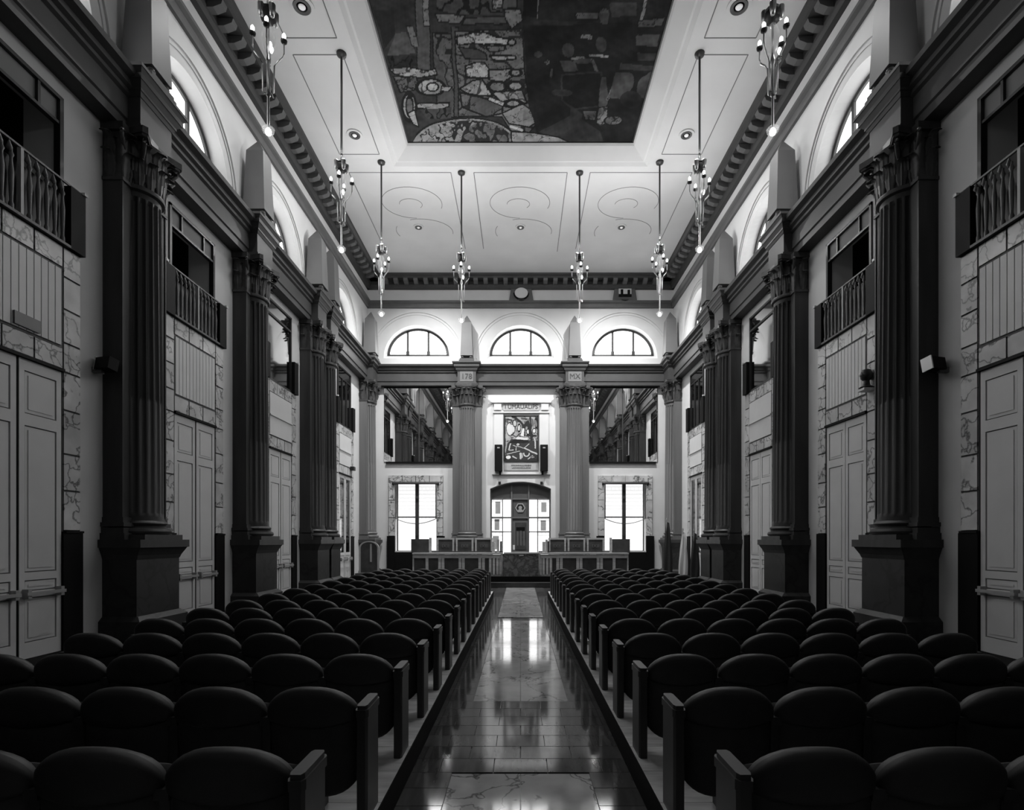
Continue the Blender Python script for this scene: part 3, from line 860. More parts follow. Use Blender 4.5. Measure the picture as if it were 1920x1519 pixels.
# chairs behind the desks
def high_chair(x, label):
    r_ = root('dais_chair', (x, 20.75, .37), R(180), label, 'chair', 'chairs behind the dais desks')
    mb = MB().box(-.33, .33, -.25, .3, .40, .48)
    link('seat', mb.mesh('seat', 'deskdark'), r_)
    bx('backrest', 'deskdark', r_, -.27, .27, -.31, -.27, .84, 1.33)
    fr = MB().box(-.34, -.27, -.33, -.25, 0, 1.36).box(.27, .34, -.33, -.25, 0, 1.36)
    link('back_post', MB().box(-.34, -.27, -.33, -.25, 0, 1.40).mesh('back_post', 'deskwood'), r_); link('back_post', MB().box(.27, .34, -.33, -.25, 0, 1.40).mesh('back_post', 'deskwood'), r_)
    bx('back_rail', 'deskwood', r_, -.27, .27, -.33, -.25, 1.33, 1.40); bx('back_rail', 'deskwood', r_, -.27, .27, -.33, -.25, .78, .85)
    link('carved_relief', text_mesh('IXII', .20, 'greymetal'), r_, (0, -.265, 1.08), rot=(R(90), 0, R(180)))
    for sx in (-1, 1): bx('leg', 'deskwood', r_, sx * .30 - .03, sx * .30 + .03, .22, .28, 0, .42)
for s, nm in ((-1, 'left'), (1, 'right')):
    for j, w_ in enumerate(('nearest the lectern', 'in the middle', 'farthest from the lectern')):
        high_chair(s * (1.42 + .74 * j), 'panel-backed wooden chair behind the %s desk, %s' % (nm, w_))
    mr = root('desk_screen', (s * 3.72, 20.15, 1.22), 0, 'dark flat panel standing on the outer end of the %s desk' % nm, 'panel', 'panels on the desk ends')
    bx('panel', 'deskdark', mr, -.33, .33, -.01, .02, .0, .50); bx('frame', 'deskwood', mr, s * -.38 - .04, s * -.38 + .04, -.02, .03, 0, .55)
    for j, (dx, h, wd, mm) in enumerate(((.0, .40, .10, 'deskwood'), (.17, .48, .08, 'chairframe'), (.28, .42, .07, 'deskdark'))):
        x = s * (1.0 - dx) if s < 0 else .86 + dx * .6
        tag(link('upright_book', MB().box(-wd / 2, wd / 2, -.1, .1, 0, h).mesh('book', mm), None, (x, 20.12, 1.22)),
            '%s upright folder on the %s desk beside the lectern' % (('grey', 'pale', 'dark')[j], nm), 'folder', 'folders on the desks')

# ------------------------------------------------------------------ end wall: windows
def end_window(x, nm, wno):
    r_ = root('window_%d' % wno, (x, YB, 0), R(180), 'tall bright curtained window %s of the end wall in a marble surround' % nm, 'window', 'tall windows of the end wall', 'structure')
    for a, b in ((-.81, -.04), (.04, .81)):
        bx('pane', 'pane_door', r_, a, b, -.32, -.30, 1.26, 2.62 - .0)
        bx('pane', 'pane_door', r_, a, b, -.32, -.30, 2.66, 4.03)
    bx('window_frame', 'frame', r_, -.86, -.80, -.34, -.22, 1.24, 4.06); bx('window_frame', 'frame', r_, .80, .86, -.34, -.22, 1.24, 4.06)
    bx('centre_mullion', 'frame', r_, -.07, .07, -.34, -.18, 1.24, 4.06)
    bx('glazing_bar', 'frame', r_, -.8, .8, -.33, -.28, 2.615, 2.665)
    bx('sill', 'whitemetal', r_, -.92, .92, -.35, .05, 1.19, 1.24)
    # marble surround of slabs
    for j in range(4): link('marble_slab', slab(.56, .28), r_, (-1.12 + .56 * j, 0, 4.06))
    z = 1.85
    for h in (.75, .72, .74):
        link('marble_slab', slab(.26, h), r_, (-1.12, 0, z)); link('marble_slab', slab(.26, h), r_, (.86, 0, z)); z += h
    bx('dado_slab', 'black', r_, -1.18, -.86, 0, .1, .37, 1.85); bx('dado_slab', 'black', r_, .86, 1.18, 0, .1, .37, 1.85); bx('dado_slab', 'black', r_, -.86, .86, 0, .06, .37, 1.19)
    c = root('curtain', (x, YB, 0), R(180), 'sheer curtain and dark rod across the window %s of the end wall' % nm, 'curtain', 'curtains of the end wall')
    rod = MB(); rod.tube([(-.93, .12, 4.00), (.93, .12, 4.00)], .035, 10).tube([(-.96, .12, 4.00), (-.90, .12, 4.0)], .055, 10).tube([(.90, .12, 4.00), (.96, .12, 4.0)], .055, 10)
    rod.box(-.88, -.86, .0, .12, 3.98, 4.02).box(.86, .88, .0, .12, 3.98, 4.02)
    link('curtain_rod', rod.mesh('curtain_rod', 'blackmetal', 40), c)
    pts = [(-.82 + 1.64 * i / 16, .03, 2.36 + .0 + .20 * ((i / 8 - 1) ** 2)) for i in range(17)]
    link('swag_cord', MB().tube(pts, .016, 6).mesh('swag_cord', 'blackmetal', 60), c)
    for sx in (-1, 1):
        link('side_cord', MB().tube([(sx * .82, .05, 4.0), (sx * .82, .03, 2.56)], .02, 6).mesh('side_cord', 'blackmetal', 60), c)
end_window(-4.30, 'at the left', 30)
end_window(4.30, 'at the right', 31)

# ------------------------------------------------------------------ end wall: mirrors
for x, nm in ((-4.17, 'left'), (4.20, 'right')):
    r_ = root('wall_mirror', (x, YB, 4.86), R(180), 'large wall mirror above the %s window of the end wall' % nm, 'mirror', 'mirrors of the end wall')
    bx('mirror_glass', 'mirror', r_, -1.44, -.004, .0, .03, .04, 3.10); bx('mirror_glass', 'mirror', r_, .004, 1.44, .0, .03, .04, 3.10)
    bx('ledge', 'black', r_, -1.36, 1.36, 0, .09, -.03, .04)
    bx('top_rail', 'black', r_, -1.44, 1.44, 0, .05, 3.08, 3.12)
    bx('joint_strip', 'frame', r_, -.02, .02, .03, .04, .04, 3.08)

# ------------------------------------------------------------------ end wall: arched door
DR = root('door_40', (0, YB, 0), R(180), 'arched glazed door in the middle of the end wall', 'door', None, 'structure')
y0, y1 = -.28, -.20
top = lambda x: 3.79 + .29 * (1 - (x / 1.25) ** 2)
def arch_piece(xa, xb, zb, ins, ya, yb, nm, m):
    pts = [(xa, zb), (xb, zb)] + [(xb + (xa - xb) * i / 10, top(xb + (xa - xb) * i / 10) - ins) for i in range(11)]
    return link(nm, MB().prism_y(pts, ya, yb).mesh(nm, m), DR)
for xa, xb in ((-1.2, -.37), (-.31, .34), (.40, 1.2)): arch_piece(xa, xb, 3.42, .05, y0 + .02, y1 - .02, 'fanlight_panel', 'greypanel')
frm = MB()
for i in range(20):
    xa = -1.25 + 2.5 * i / 20; xb = xa + .125
    frm.add([(xa, y0, top(xa) - .06), (xb, y0, top(xb) - .06), (xb, y0, top(xb)), (xa, y0, top(xa)), (xa, y1, top(xa) - .06), (xb, y1, top(xb) - .06), (xb, y1, top(xb)), (xa, y1, top(xa))],
            [(0, 1, 2, 3), (4, 7, 6, 5), (0, 4, 5, 1), (3, 2, 6, 7)])
link('door_frame_arch', frm.mesh('door_frame_arch', 'greyframe'), DR)
for xa, xb in ((-1.25, -1.19), (1.19, 1.25)): bx('door_frame', 'greyframe', DR, xa, xb, y0, y1 + .02, .37, 3.80)
for xa, xb in ((-.37, -.31), (.34, .40)): bx('door_post', 'greyframe', DR, xa, xb, y0, y1 + .03, .37, 4.03)
for xa, xb in ((-.73, -.69), (.72, .76)): bx('glazing_bar', 'greyframe', DR, xa, xb, y0 + .01, y1, .37, 3.38)
for za, zb, xs in ((3.36, 3.42, ((-1.2, 1.2),)), (2.58, 2.65, ((-1.2, 1.2),)), (2.00, 2.05, ((-1.2, -.34), (.37, 1.2)))):
    for xa, xb in xs: bx('cross_rail', 'greyframe', DR, xa, xb, y0 + .01, y1 + .01, za, zb)
for xa, xb in ((-1.19, -.73), (-.69, -.37), (.40, .72), (.76, 1.19)):
    for za, zb in ((.45, 2.0), (2.05, 2.58), (2.65, 3.36)): bx('pane', 'pane_door_bright' if abs(xa + xb) < 1.2 else 'pane_door', DR, xa, xb, -.26, -.25, za, zb)
bx('centre_panel', 'greypanel', DR, -.31, .34, -.26, -.24, 2.65, 3.36)
bx('centre_door', 'greyframe', DR, -.31, .34, -.26, -.235, .37, 2.58)
bx('relief_panel', 'deskdark', DR, -.24, .22, -.235, -.215, 1.28, 2.42)
for j in range(3): bx('relief_bar', 'greyframe', DR, -.17 + .13 * j, -.12 + .13 * j, -.215, -.205, 1.45, 2.05 + .08 * (j % 2))
bx('relief_bar', 'black', DR, -.18, .18, -.215, -.203, 2.08, 2.22)
bx('notice', 'poster', DR, .24, .32, -.235, -.23, 1.28, 1.48)
em = MB(); em.arc_band(.17, .215, -.24, -.215, 0, 2 * PI, 6, .01, 3.02)
link('emblem_ring', em.mesh('emblem_ring', 'chairframe'), DR)
link('emblem_field', MB().arc_band(.005, .17, -.238, -.225, 0, 2 * PI, 20, .01, 3.02).mesh('emblem_field', 'blackmetal'), DR)
link('emblem_head', MB().arc_band(.003, .075, -.226, -.205, 0, 2 * PI, 18, .01, 3.03).prism_y([(-.12, 2.86), (.14, 2.86), (.08, 2.96), (-.06, 2.96)], -.226, -.208).mesh('emblem_head', 'chairframe'), DR)
for xa, xb, za, zb, v in ((.86, 1.08, 2.85, 3.25, .5), (-1.05, -.84, 2.78, 3.28, .6), (.84, 1.06, 2.08, 2.5, .6), (-1.08, -.88, 2.1, 2.55, .6), (-1.15, -.90, 1.3, 1.85, .4)):
    bx('poster', 'tablet', DR, -xb, -xa, -.245, -.24, za, zb)

# ------------------------------------------------------------------ end wall: framed picture with tablets
def raster(W, H): return np.zeros((H, W))
def painted(name, nx, nz, fn, mk, parent, m='canvas'):
    """flat canvas whose own picture is stored as vertex colours"""
    us = np.linspace(0, 1, nx); vs_ = np.linspace(0, 1, nz)
    U, V = np.meshgrid(us, vs_)
    P, C = mk(U, V), fn(U, V)
    idx = np.arange(nx * nz).reshape(nz, nx)
    F = np.stack([idx[:-1, :-1], idx[:-1, 1:], idx[1:, 1:], idx[1:, :-1]], -1).reshape(-1, 4)
    me = bpy.data.meshes.new(name)
    me.from_pydata(P.reshape(-1, 3).tolist(), [], F.tolist())
    ca = me.color_attributes.new('Col', 'FLOAT_COLOR', 'POINT')
    c = np.ones((nx * nz, 4)); c[:, :3] = np.clip(C, .005, .9).reshape(-1, 1)
    ca.data.foreach_set('color', c.ravel())
    me.materials.append(M[m])
    return link(name, me, parent)
rng = np.random.RandomState(5)
def wob(x, y, sc_, seed, oct_=4):
    r0 = np.random.RandomState(seed); out = 0; amp = 1
    for o in range(oct_):
        for q in range(4):
            a = r0.uniform(0, 2 * PI); f = sc_ * 2 ** o * r0.uniform(.7, 1.3)
            out = out + amp * np.sin(f * (x * math.cos(a) + y * math.sin(a)) + r0.uniform(0, 6.28)) / 4
        amp *= .55
    return out
def seg_d(X, Y, xa, ya, xb, yb):
    tt = np.clip(((X - xa) * (xb - xa) + (Y - ya) * (yb - ya)) / ((xb - xa) ** 2 + (yb - ya) ** 2), 0, 1)
    return np.hypot(X - xa - tt * (xb - xa), Y - ya - tt * (yb - ya))
def poly_d(X, Y, pts):
    """signed distance, negative inside"""
    ins = np.zeros(X.shape, bool); d = np.full(X.shape, 1e9)
    for (xa, ya), (xb, yb) in zip(pts, pts[1:] + pts[:1]):
        d = np.minimum(d, seg_d(X, Y, xa, ya, xb, yb))
        if ya != yb: ins ^= ((ya > Y) != (yb > Y)) & (X < (xb - xa) * (Y - ya) / (yb - ya) + xa)
    return np.where(ins, -d, d)
def ell_d(X, Y, cx, cy, rx, ry): return (np.hypot((X - cx) / rx, (Y - cy) / ry) - 1) * min(rx, ry)
class Paint:
    def __init__(s, X, Y, v): s.X, s.Y, s.c = X, Y, np.full(X.shape, v, float)
    def put(s, d, v, ol=0.0, olv=.012, folds=0, seed=1):
        col_ = v
        if folds:
            f = wob(s.X, s.Y, folds, seed, 3); col_ = np.where(np.abs(f) < .10, v * .18, v * (1 + .35 * f))
        s.c = np.where(d < 0, col_, s.c)
        if ol: s.c = np.where(np.abs(d) < ol, olv, s.c)
    def poly(s, pts, v, **k): s.put(poly_d(s.X, s.Y, pts), v, **k)
    def ell(s, cx, cy, rx, ry, v, **k): s.put(ell_d(s.X, s.Y, cx, cy, rx, ry), v, **k)
    def line(s, xa, ya, xb, yb, w_, v, **k): s.put(seg_d(s.X, s.Y, xa, ya, xb, yb) - w_, v, **k)
def pic(U, V):
    X = 290 + U * 585; Y = 375 + (1 - V) * 785
    X = X + 8 * wob(X, Y, .02, 5); Y = Y + 8 * wob(X, Y, .02, 6)
    p = Paint(X, Y, .30)
    p.c = np.where(np.abs(wob(X, Y, .022, 8)) < .12, .09, p.c + .1 * wob(X, Y, .03, 9))
    p.ell(395, 600, 75, 125, .50, ol=5, folds=.012, seed=3); p.ell(470, 500, 34, 60, .42, ol=6)
    for a in ((330, 430, 420, 440, 12), (480, 400, 560, 470, 22), (560, 470, 625, 565, 20), (625, 565, 700, 480, 26), (690, 500, 770, 740, 30), (750, 400, 745, 700, 18), (765, 740, 765, 950, 22), (620, 430, 690, 425, 12), (430, 385, 460, 400, 18), (850, 400, 860, 600, 14), (410, 700, 490, 750, 9), (490, 750, 560, 690, 9), (690, 720, 840, 730, 18), (640, 570, 650, 720, 12)):
        p.line(*a, .03)
    p.ell(545, 590, 26, 66, .5, ol=6); p.poly([(605, 590), (640, 600), (640, 740), (560, 730)], .62, ol=4)
    p.ell(700, 650, 22, 48, .65, ol=5); p.ell(810, 635, 30, 45, .6, ol=6); p.ell(840, 500, 20, 80, .2, ol=4); p.ell(780, 480, 25, 70, .12)
    p.poly([(500, 750), (700, 760), (700, 800), (480, 790)], .6)
    p.poly([(335, 860), (400, 790), (700, 795), (880, 830), (880, 1150), (300, 1150)], .045)
    p.poly([(345, 850), (480, 788), (700, 800), (725, 850), (400, 860)], .02)
    for a in ((390, 870, 370, 980, 14), (370, 980, 450, 985, 9), (440, 900, 640, 950, 8), (640, 945, 720, 870, 9), (640, 940, 860, 1055, 15), (330, 1050, 560, 1005, 9), (430, 1095, 490, 1130, 13), (570, 1050, 570, 1130, 20), (822, 780, 832, 950, 14), (700, 1140, 780, 1080, 12), (500, 890, 495, 990, 7), (600, 1040, 595, 1120, 8)):
        p.line(*a, .5, ol=2.5)
    p.ell(520, 885, 32, 26, .4, ol=5); p.ell(350, 1108, 52, 36, .68, ol=5); p.put(np.abs(np.hypot(X - 672, (Y - 1040)) - 50) - 12 + 99 * (Y < 1030), .55, ol=2); p.ell(790, 1110, 40, 22, .3, ol=5, folds=.05)
    for a in ((290, 375, 290, 1160, 14), (875, 375, 875, 1160, 8), (290, 1160, 875, 1160, 10)): p.line(*a, .02)
    return p.c
PR = root('wall_picture', (0.03, YB, 0), R(180), 'framed abstract figure picture between the black loudspeakers above the arched door', 'picture')
painted('canvas', 130, 170, pic, lambda U, V: np.stack([.68 - U * 1.36, np.full_like(U, .065), 4.97 + V * 1.80], -1), PR)
fr = MB().box(-.71, -.68, 0, .09, 4.94, 6.80).box(.68, .71, 0, .09, 4.94, 6.80).box(-.71, .71, 0, .09, 6.77, 6.80).box(-.71, .71, 0, .09, 4.94, 4.97).box(-.70, .70, 0, .06, 4.95, 6.79)
link('picture_frame', fr.mesh('picture_frame', 'frame'), PR)
TB = root('picture_surround', (0.03, YB, 0), R(180), 'pale stone tabernacle surround with inscription above the arched door', 'surround')
bx('side_pilaster', 'plaster', TB, -1.12, -.74, 0, .05, 4.45, 7.0); bx('side_pilaster', 'plaster', TB, .74, 1.12, 0, .05, 4.45, 7.0)
bx('bracket', 'whitemetal', TB, -1.12, -.82, 0, .11, 7.02, 7.26); bx('bracket', 'whitemetal', TB, .82, 1.12, 0, .11, 7.02, 7.26)
bx('shelf', 'plaster', TB, -1.16, 1.16, 0, .09, 6.90, 6.95)
bx('cornice', 'plaster', TB, -1.22, 1.22, 0, .12, 7.32, 7.40)
bx('inscription_band', 'tablet', TB, -.74, .74, 0, .04, 7.02, 7.30)
bx('lower_tablet', 'tablet', TB, -.70, .70, 0, .04, 4.56, 4.84)
bx('base_shelf', 'plaster', TB, -1.2, 1.2, 0, .08, 4.38, 4.43)
def text(body, size, parent, loc, m='letter', sx=1.0):
    return link('inscription', text_mesh(body, size, m), parent, loc, rot=(R(90), 0, R(180)), scale=(sx, 1, 1))
text('I UMAUALIPS', .25, TB, (0, .046, 7.16), sx=.95)
text('IIMIIIIHNIUUIIIIIEIIII', .085, TB, (0, .046, 4.75), sx=1.2)
text('UIIINIIIHIIIIIIUIINII', .085, TB, (0, .046, 4.65), sx=1.2)
for s, nm in ((-1, 'left'), (1, 'right')):
    r_ = root('loudspeaker', (s * .93 + .03, YB, 4.42), R(180), 'tall narrow black loudspeaker on the %s of the picture' % nm, 'loudspeaker', 'column loudspeakers by the picture')
    bx('cabinet', 'black', r_, -.155, .155, .06, .26, .08, 1.15); bx('bracket', 'blackmetal', r_, s * .06 - .04, s * .06 + .04, 0, .1, -.06, .1); bx('badge', 'chairframe', r_, -.05, .05, .26, .265, 1.0, 1.05)
    tag(link('arch_lamp', MB().box(-.05, .05, -.1, 0, 0, .1).box(-.03, .03, -.12, -.1, -.02, .06).mesh('arch_lamp', 'blackmetal'), None, (s * .86, YB, 3.98)), 'tiny black spotlight on the %s shoulder of the door arch' % nm, 'spotlight', 'spotlights on the door arch')
# crests on the frieze
for x, nm, kind_ in ((0.03, 'middle of', 0), (4.28, 'right part of', 1)):
    r_ = root('frieze_crest', (x, YB, 11.72), R(180), 'small carved crest with scrolled sides on the %s the end wall frieze' % nm, 'crest', 'crests of the end wall frieze')
    sh = [(-.50, -.22), (.50, -.22), (.42, .28), (-.42, .28)]
    link('crest_body', MB().prism_y(sh, 0, .10).mesh('crest_body', 'string'), r_)
    if kind_ == 0:
        link('shield', MB().arc_band(.005, .27, .10, .14, 0, 2 * PI, 24, 0, .08, .8).mesh('shield', 'plaster'), r_)
        link('shield_rim', MB().arc_band(.27, .32, .10, .16, PI, 2 * PI, 20, 0, .08, .85).mesh('shield_rim', 'black'), r_)
    else:
        link('shield', MB().box(-.26, .26, .10, .13, -.02, .26).mesh('shield', 'plaster'), r_)
        link('shield_figure', MB().box(-.2, -.1, .13, .16, -.05, .2).box(.08, .18, .13, .16, -.05, .22).box(-.26, .26, .13, .15, -.08, .03).mesh('shield_figure', 'black'), r_)
    link('crest_boss', MB().arc_band(.005, .14, .06, .16, PI, 2 * PI, 12, 0, -.18, .6).mesh('crest_boss', 'cornice'), r_)

# ------------------------------------------------------------------ ceiling painting
CX0, CX1, CY0, CY1, CZ = -3.12, 3.12, 1.7, 15.10, 12.73
def ceil_pic(U, V):
    """the picture is drawn in its own oblique sketch units and laid flat on the ceiling panel"""
    WX = CX0 + U * (CX1 - CX0); WY = CY1 - V ** 1.7 * (CY1 - CY0)
    X = (316 + 1020 * WX / WY) * 3; Y = (1012 - 1020 * (CZ - 1.7) / WY) * 3
    near = Y < -40
    X0, Y0 = X, Y
    Yc = np.clip(Y, -600, 900)
    X = X + 7 * wob(X, Yc, .012, 5); Y = Y + 5 * wob(X, Yc, .014, 6)
    p = Paint(X, Y, .030)
    p.c = p.c + .012 * wob(X, np.clip(Y, -600, 900), .02, 2)
    P = p.poly; E = p.ell; L = p.line
    # left trees, boxes and crouching figures
    P([(335, -900), (400, -900), (445, 400), (370, 400)], .075, ol=3); P([(385, -900), (425, -900), (440, 150), (405, 150)], .17, ol=2)
    P([(450, 190), (560, 190), (600, 480), (600, 660), (480, 640)], .085, ol=4, folds=.03, seed=4); P([(560, 150), (600, 150), (620, 660), (575, 650)], .06, ol=3)
    P([(240, 190), (300, 180), (360, 300), (200, 310)], .075); P([(305, 150), (345, 150), (378, 262), (335, 262)], .13, ol=2)
    P([(195, 310), (350, 312), (365, 370), (210, 380)], .02, folds=.05); P([(120, 60), (240, 60), (240, 190), (180, 280)], .018)
    P([(205, 385), (310, 375), (430, 400), (470, 390), (480, 425), (380, 440), (240, 420)], .26, ol=4, folds=.045, seed=7)
    P([(230, 430), (360, 430), (380, 500), (270, 520)], .10, ol=4, folds=.05, seed=9)
    E(440, 492, 78, 46, .28, ol=6, folds=.04, seed=10); E(450, 490, 32, 24, .38, ol=4); P([(500, 485), (560, 490), (540, 515), (495, 515)], .25, ol=3)
    E(320, 600, 38, 78, .26, ol=6); E(322, 600, 20, 55, .10, ol=4); P([(310, 640), (350, 620), (372, 715), (340, 700)], .32, ol=4)
    P([(360, 585), (545, 575), (545, 600), (470, 622), (365, 612)], .25, ol=5); P([(380, 620), (560, 600), (560, 660), (420, 670)], .05, folds=.04)
    # middle group
    P([(470, 75), (640, 80), (610, 128), (490, 128)], .15, ol=4); P([(640, 95), (860, 95), (880, 135), (620, 135)], .07, ol=4); P([(480, -60), (840, -60), (850, 80), (640, 80), (480, 60)], .06, folds=.02)
    P([(860, 55), (950, 55), (965, 120), (900, 165), (865, 110)], .17, ol=4); P([(790, -20), (850, -20), (850, 45), (790, 45)], .2, ol=4, folds=.06); P([(850, 0), (930, 0), (930, 50), (850, 50)], .08, ol=3)
    P([(580, 175), (960, 165), (965, 400), (1000, 600), (1040, 700), (1000, 745), (900, 740), (850, 660), (600, 650)], .12, ol=4, folds=.018, seed=21)
    P([(590, 205), (660, 185), (740, 180), (800, 205), (900, 225), (900, 255), (780, 245), (740, 250), (680, 240), (595, 252)], .34, ol=5, folds=.025, seed=11); E(897, 240, 22, 18, .22, ol=5)
    P([(600, 262), (700, 275), (750, 300), (760, 335), (640, 330)], .05, ol=4); P([(745, 255), (860, 260), (850, 285), (770, 290)], .13, ol=4)
    P([(770, 310), (830, 312), (915, 318), (918, 335), (830, 342), (790, 335)], .30, ol=5)
    P([(640, 372), (700, 352), (745, 350), (775, 392), (765, 440), (640, 432)], .32, ol=5, folds=.03, seed=12); P([(770, 392), (880, 385), (930, 405), (850, 462), (770, 450)], .16, ol=5, folds=.02, seed=13)
    E(915, 410, 32, 20, .20, ol=6)
    P([(600, 500), (680, 450), (730, 445), (790, 542), (700, 535), (650, 525)], .28, ol=5, folds=.03, seed=14); E(815, 488, 52, 30, .20, ol=7, folds=.03); E(912, 485, 44, 26, .24, ol=7)
    P([(780, 520), (950, 510), (985, 580), (860, 600)], .22, ol=5, folds=.035, seed=15); E(905, 585, 48, 20, .22, ol=7)
    P([(605, 520), (720, 545), (850, 592), (850, 640), (760, 658), (620, 600)], .105, ol=5, folds=.02, seed=16)
    P([(770, 545), (860, 580), (850, 600), (765, 565)], .36, ol=3)
    P([(850, 640), (960, 585), (1010, 620), (1035, 690), (1000, 716), (890, 700)], .2, ol=4); P([(1005, 615), (1085, 605), (1100, 660), (1045, 735), (1035, 680)], .13, ol=5, folds=.04); E(1048, 645, 18, 24, .25, ol=5)
    # right: dark cave
    P([(965, 150), (1900, 100), (1900, 900), (1250, 900), (1040, 740), (1000, 580), (975, 400)], .014)
    P([(965, -900), (1055, -900), (1055, 100), (965, 95)], .010); L(1048, -900, 1048, 105, 3, .2)
    P([(1055, -900), (1900, -900), (1900, 150), (1055, 110)], .02)
    P([(1250, 70), (1385, 70), (1385, 105), (1265, 105)], .13, ol=3); E(1415, 80, 28, 28, .10); P([(1390, 80), (1440, 70), (1440, 140), (1400, 130)], .07)
    P([(1440, 20), (1600, 20), (1600, 90), (1460, 100)], .05); L(1650, 5, 1630, 110, 8, .2); P([(1610, 120), (1760, 95), (1750, 145), (1610, 160)], .09, ol=4)
    E(1320, 212, 34, 20, .19); E(1300, 262, 70, 46, .012); E(1215, 280, 34, 40, .055); E(1400, 250, 30, 44, .05); L(1340, 312, 1430, 318, 7, .24); E(1270, 328, 44, 9, .17); E(1300, 345, 60, 14, .06)
    P([(1165, 340), (1250, 345), (1270, 400), (1190, 400)], .07); L(1350, 340, 1375, 410, 9, .11)
    P([(1180, 420), (1400, 410), (1405, 600), (1250, 615), (1180, 560)], .009, ol=5, olv=.03); E(1095, 350, 14, 12, .12); L(1125, 395, 1120, 430, 7, .1); E(1045, 305, 22, 16, .05)
    P([(1400, 430), (1430, 430), (1450, 560), (1400, 700), (1380, 700)], .075, ol=3); L(1500, 430, 1440, 560, 8, .16); P([(1505, 355), (1700, 370), (1690, 395), (1500, 392)], .045)
    P([(1480, 410), (1690, 400), (1640, 580), (1520, 560), (1450, 550)], .06, folds=.01); E(1570, 560, 60, 50, .025); P([(1600, 200), (1740, 190), (1720, 260), (1600, 255)], .07); P([(1600, 290), (1720, 300), (1700, 345), (1600, 340)], .05, ol=3)
    P([(1300, 625), (1380, 625), (1370, 680), (1320, 675)], .10, ol=3); P([(1390, 610), (1440, 600), (1440, 690), (1400, 715), (1378, 690)], .16, ol=3, folds=.04); E(1475, 680, 50, 26, .10, ol=3, folds=.05); P([(1230, 590), (1300, 640), (1300, 745), (1240, 740)], .03)
    P([(1050, 740), (1250, 640), (1400, 740), (1420, 810), (1260, 812)], .03); E(1180, 520, 60, 20, .03)
    # rubble mounds along the far edge
    E(640, 830, 310, 168, .22, ol=4); sq = np.abs(wob(X, Y, .055, 77, 3)); m_ = (ell_d(X, Y, 640, 830, 290, 155) < 0) & (X > 350)
    p.c = np.where(m_ & (sq < .12 + .18 * ((X > 560) & (X < 900))), .02, p.c); p.c = np.where(m_ & (ell_d(X, Y, 760, 760, 140, 70) < 0) & (sq > .3), .11, p.c)
    P([(900, 745), (1020, 745), (1160, 765), (1255, 815), (900, 815)], .24, ol=4); L(900, 715, 960, 735, 7, .4)
    P([(225, 560), (290, 700), (370, 730), (330, 820), (300, 820)], .03)
    hf = wob(X, Y, .06, 101, 3); h2 = wob(X, Y, .14, 103, 2)
    p.c = np.where((p.c > .085) & (np.abs(hf) < .055), p.c * .25, p.c) * (1 + .22 * h2 + .15 * hf)
    p.c = np.where((X > 965) & (Y < 800) & (Y > -300), p.c * .7 * (1 + .6 * wob(X, Y, .03, 107, 3)), p.c)
    far_c = .05 + .05 * wob(X0 * .2, np.clip(Y0, -9000, 0) * .05, .05, 31)
    return np.where(Y0 < -700, far_c, p.c)
CPT = root('ceiling_painting', (0, 0, 0), 0, 'large dark figure painting sunk into the middle of the ceiling', 'painting')
painted('canvas', 430, 430, ceil_pic, lambda U, V: np.stack([CX0 + U * (CX1 - CX0), CY1 - V ** 1.7 * (CY1 - CY0), np.full_like(U, CZ)], -1), CPT)
mb = MB().box(CX0 - .02, CX0 + .02, CY0, CY1, CZ - .02, CZ + .05).box(CX1 - .02, CX1 + .02, CY0, CY1, CZ - .02, CZ + .05).box(CX0, CX1, CY1 - .02, CY1 + .02, CZ - .02, CZ + .05).box(CX0, CX1, CY0 - .02, CY0 + .02, CZ - .02, CZ + .05)
link('painting_frame', mb.mesh('painting_frame', 'frame'), CPT)
bx('backing_board', 'frame', CPT, CX0 - .1, CX1 + .1, CY0 - .1, CY1 + .1, CZ + .02, CZ + .05)

# ------------------------------------------------------------------ recessed ceiling spotlights
sp_rim = MB().lathe([(.20, 12.398), (.20, 12.375), (.15, 12.37), (.13, 12.385), (.13, 12.398)], 0, 0, 28).mesh('outer_ring', 'ceiling', 40)
sp_in = MB().lathe([(.145, 12.385), (.14, 12.36), (.09, 12.37), (.085, 12.385)], 0, 0, 24).mesh('dark_ring', 'spotrim', 40)
sp_len = MB().lathe([(.06, 12.372), (.05, 12.355), (.02, 12.35)], 0, 0, 16).mesh('lens', 'spot', 40)
def spot(x, y, label, sc_=1.0):
    r_ = root('ceiling_spotlight', (x, y, 0), 0, label, 'spotlight', 'recessed ceiling spotlights')
    for nm, me in (('outer_ring', sp_rim), ('dark_ring', sp_in), ('lens', sp_len)): link(nm, me, r_, scale=(sc_, sc_, 1))
    lamp('spot_light', 'SPOT', SPOT_W * ((.4 if x == 0 else 1.1) if y > 18 else .12), r_, (0, 0, 12.33), .06, (R(20 if y > 18 else 0), 0, 0), 120 if y > 18 else 150)
for x, nm in ((-3.49, 'left'), (0, 'middle'), (3.45, 'right')): spot(x, 18.6, 'round recessed ceiling spotlight near the end wall, %s of three' % nm, .85)
for s, nm in ((-1, 'left'), (1, 'right')):
    spot(s * 4.38, 14.36, 'round recessed spotlight in the ceiling strip %s of the painting, farther one' % nm)
    spot(s * 4.38, 10.9, 'round recessed spotlight in the ceiling strip %s of the painting, nearer one' % nm, 1.2)

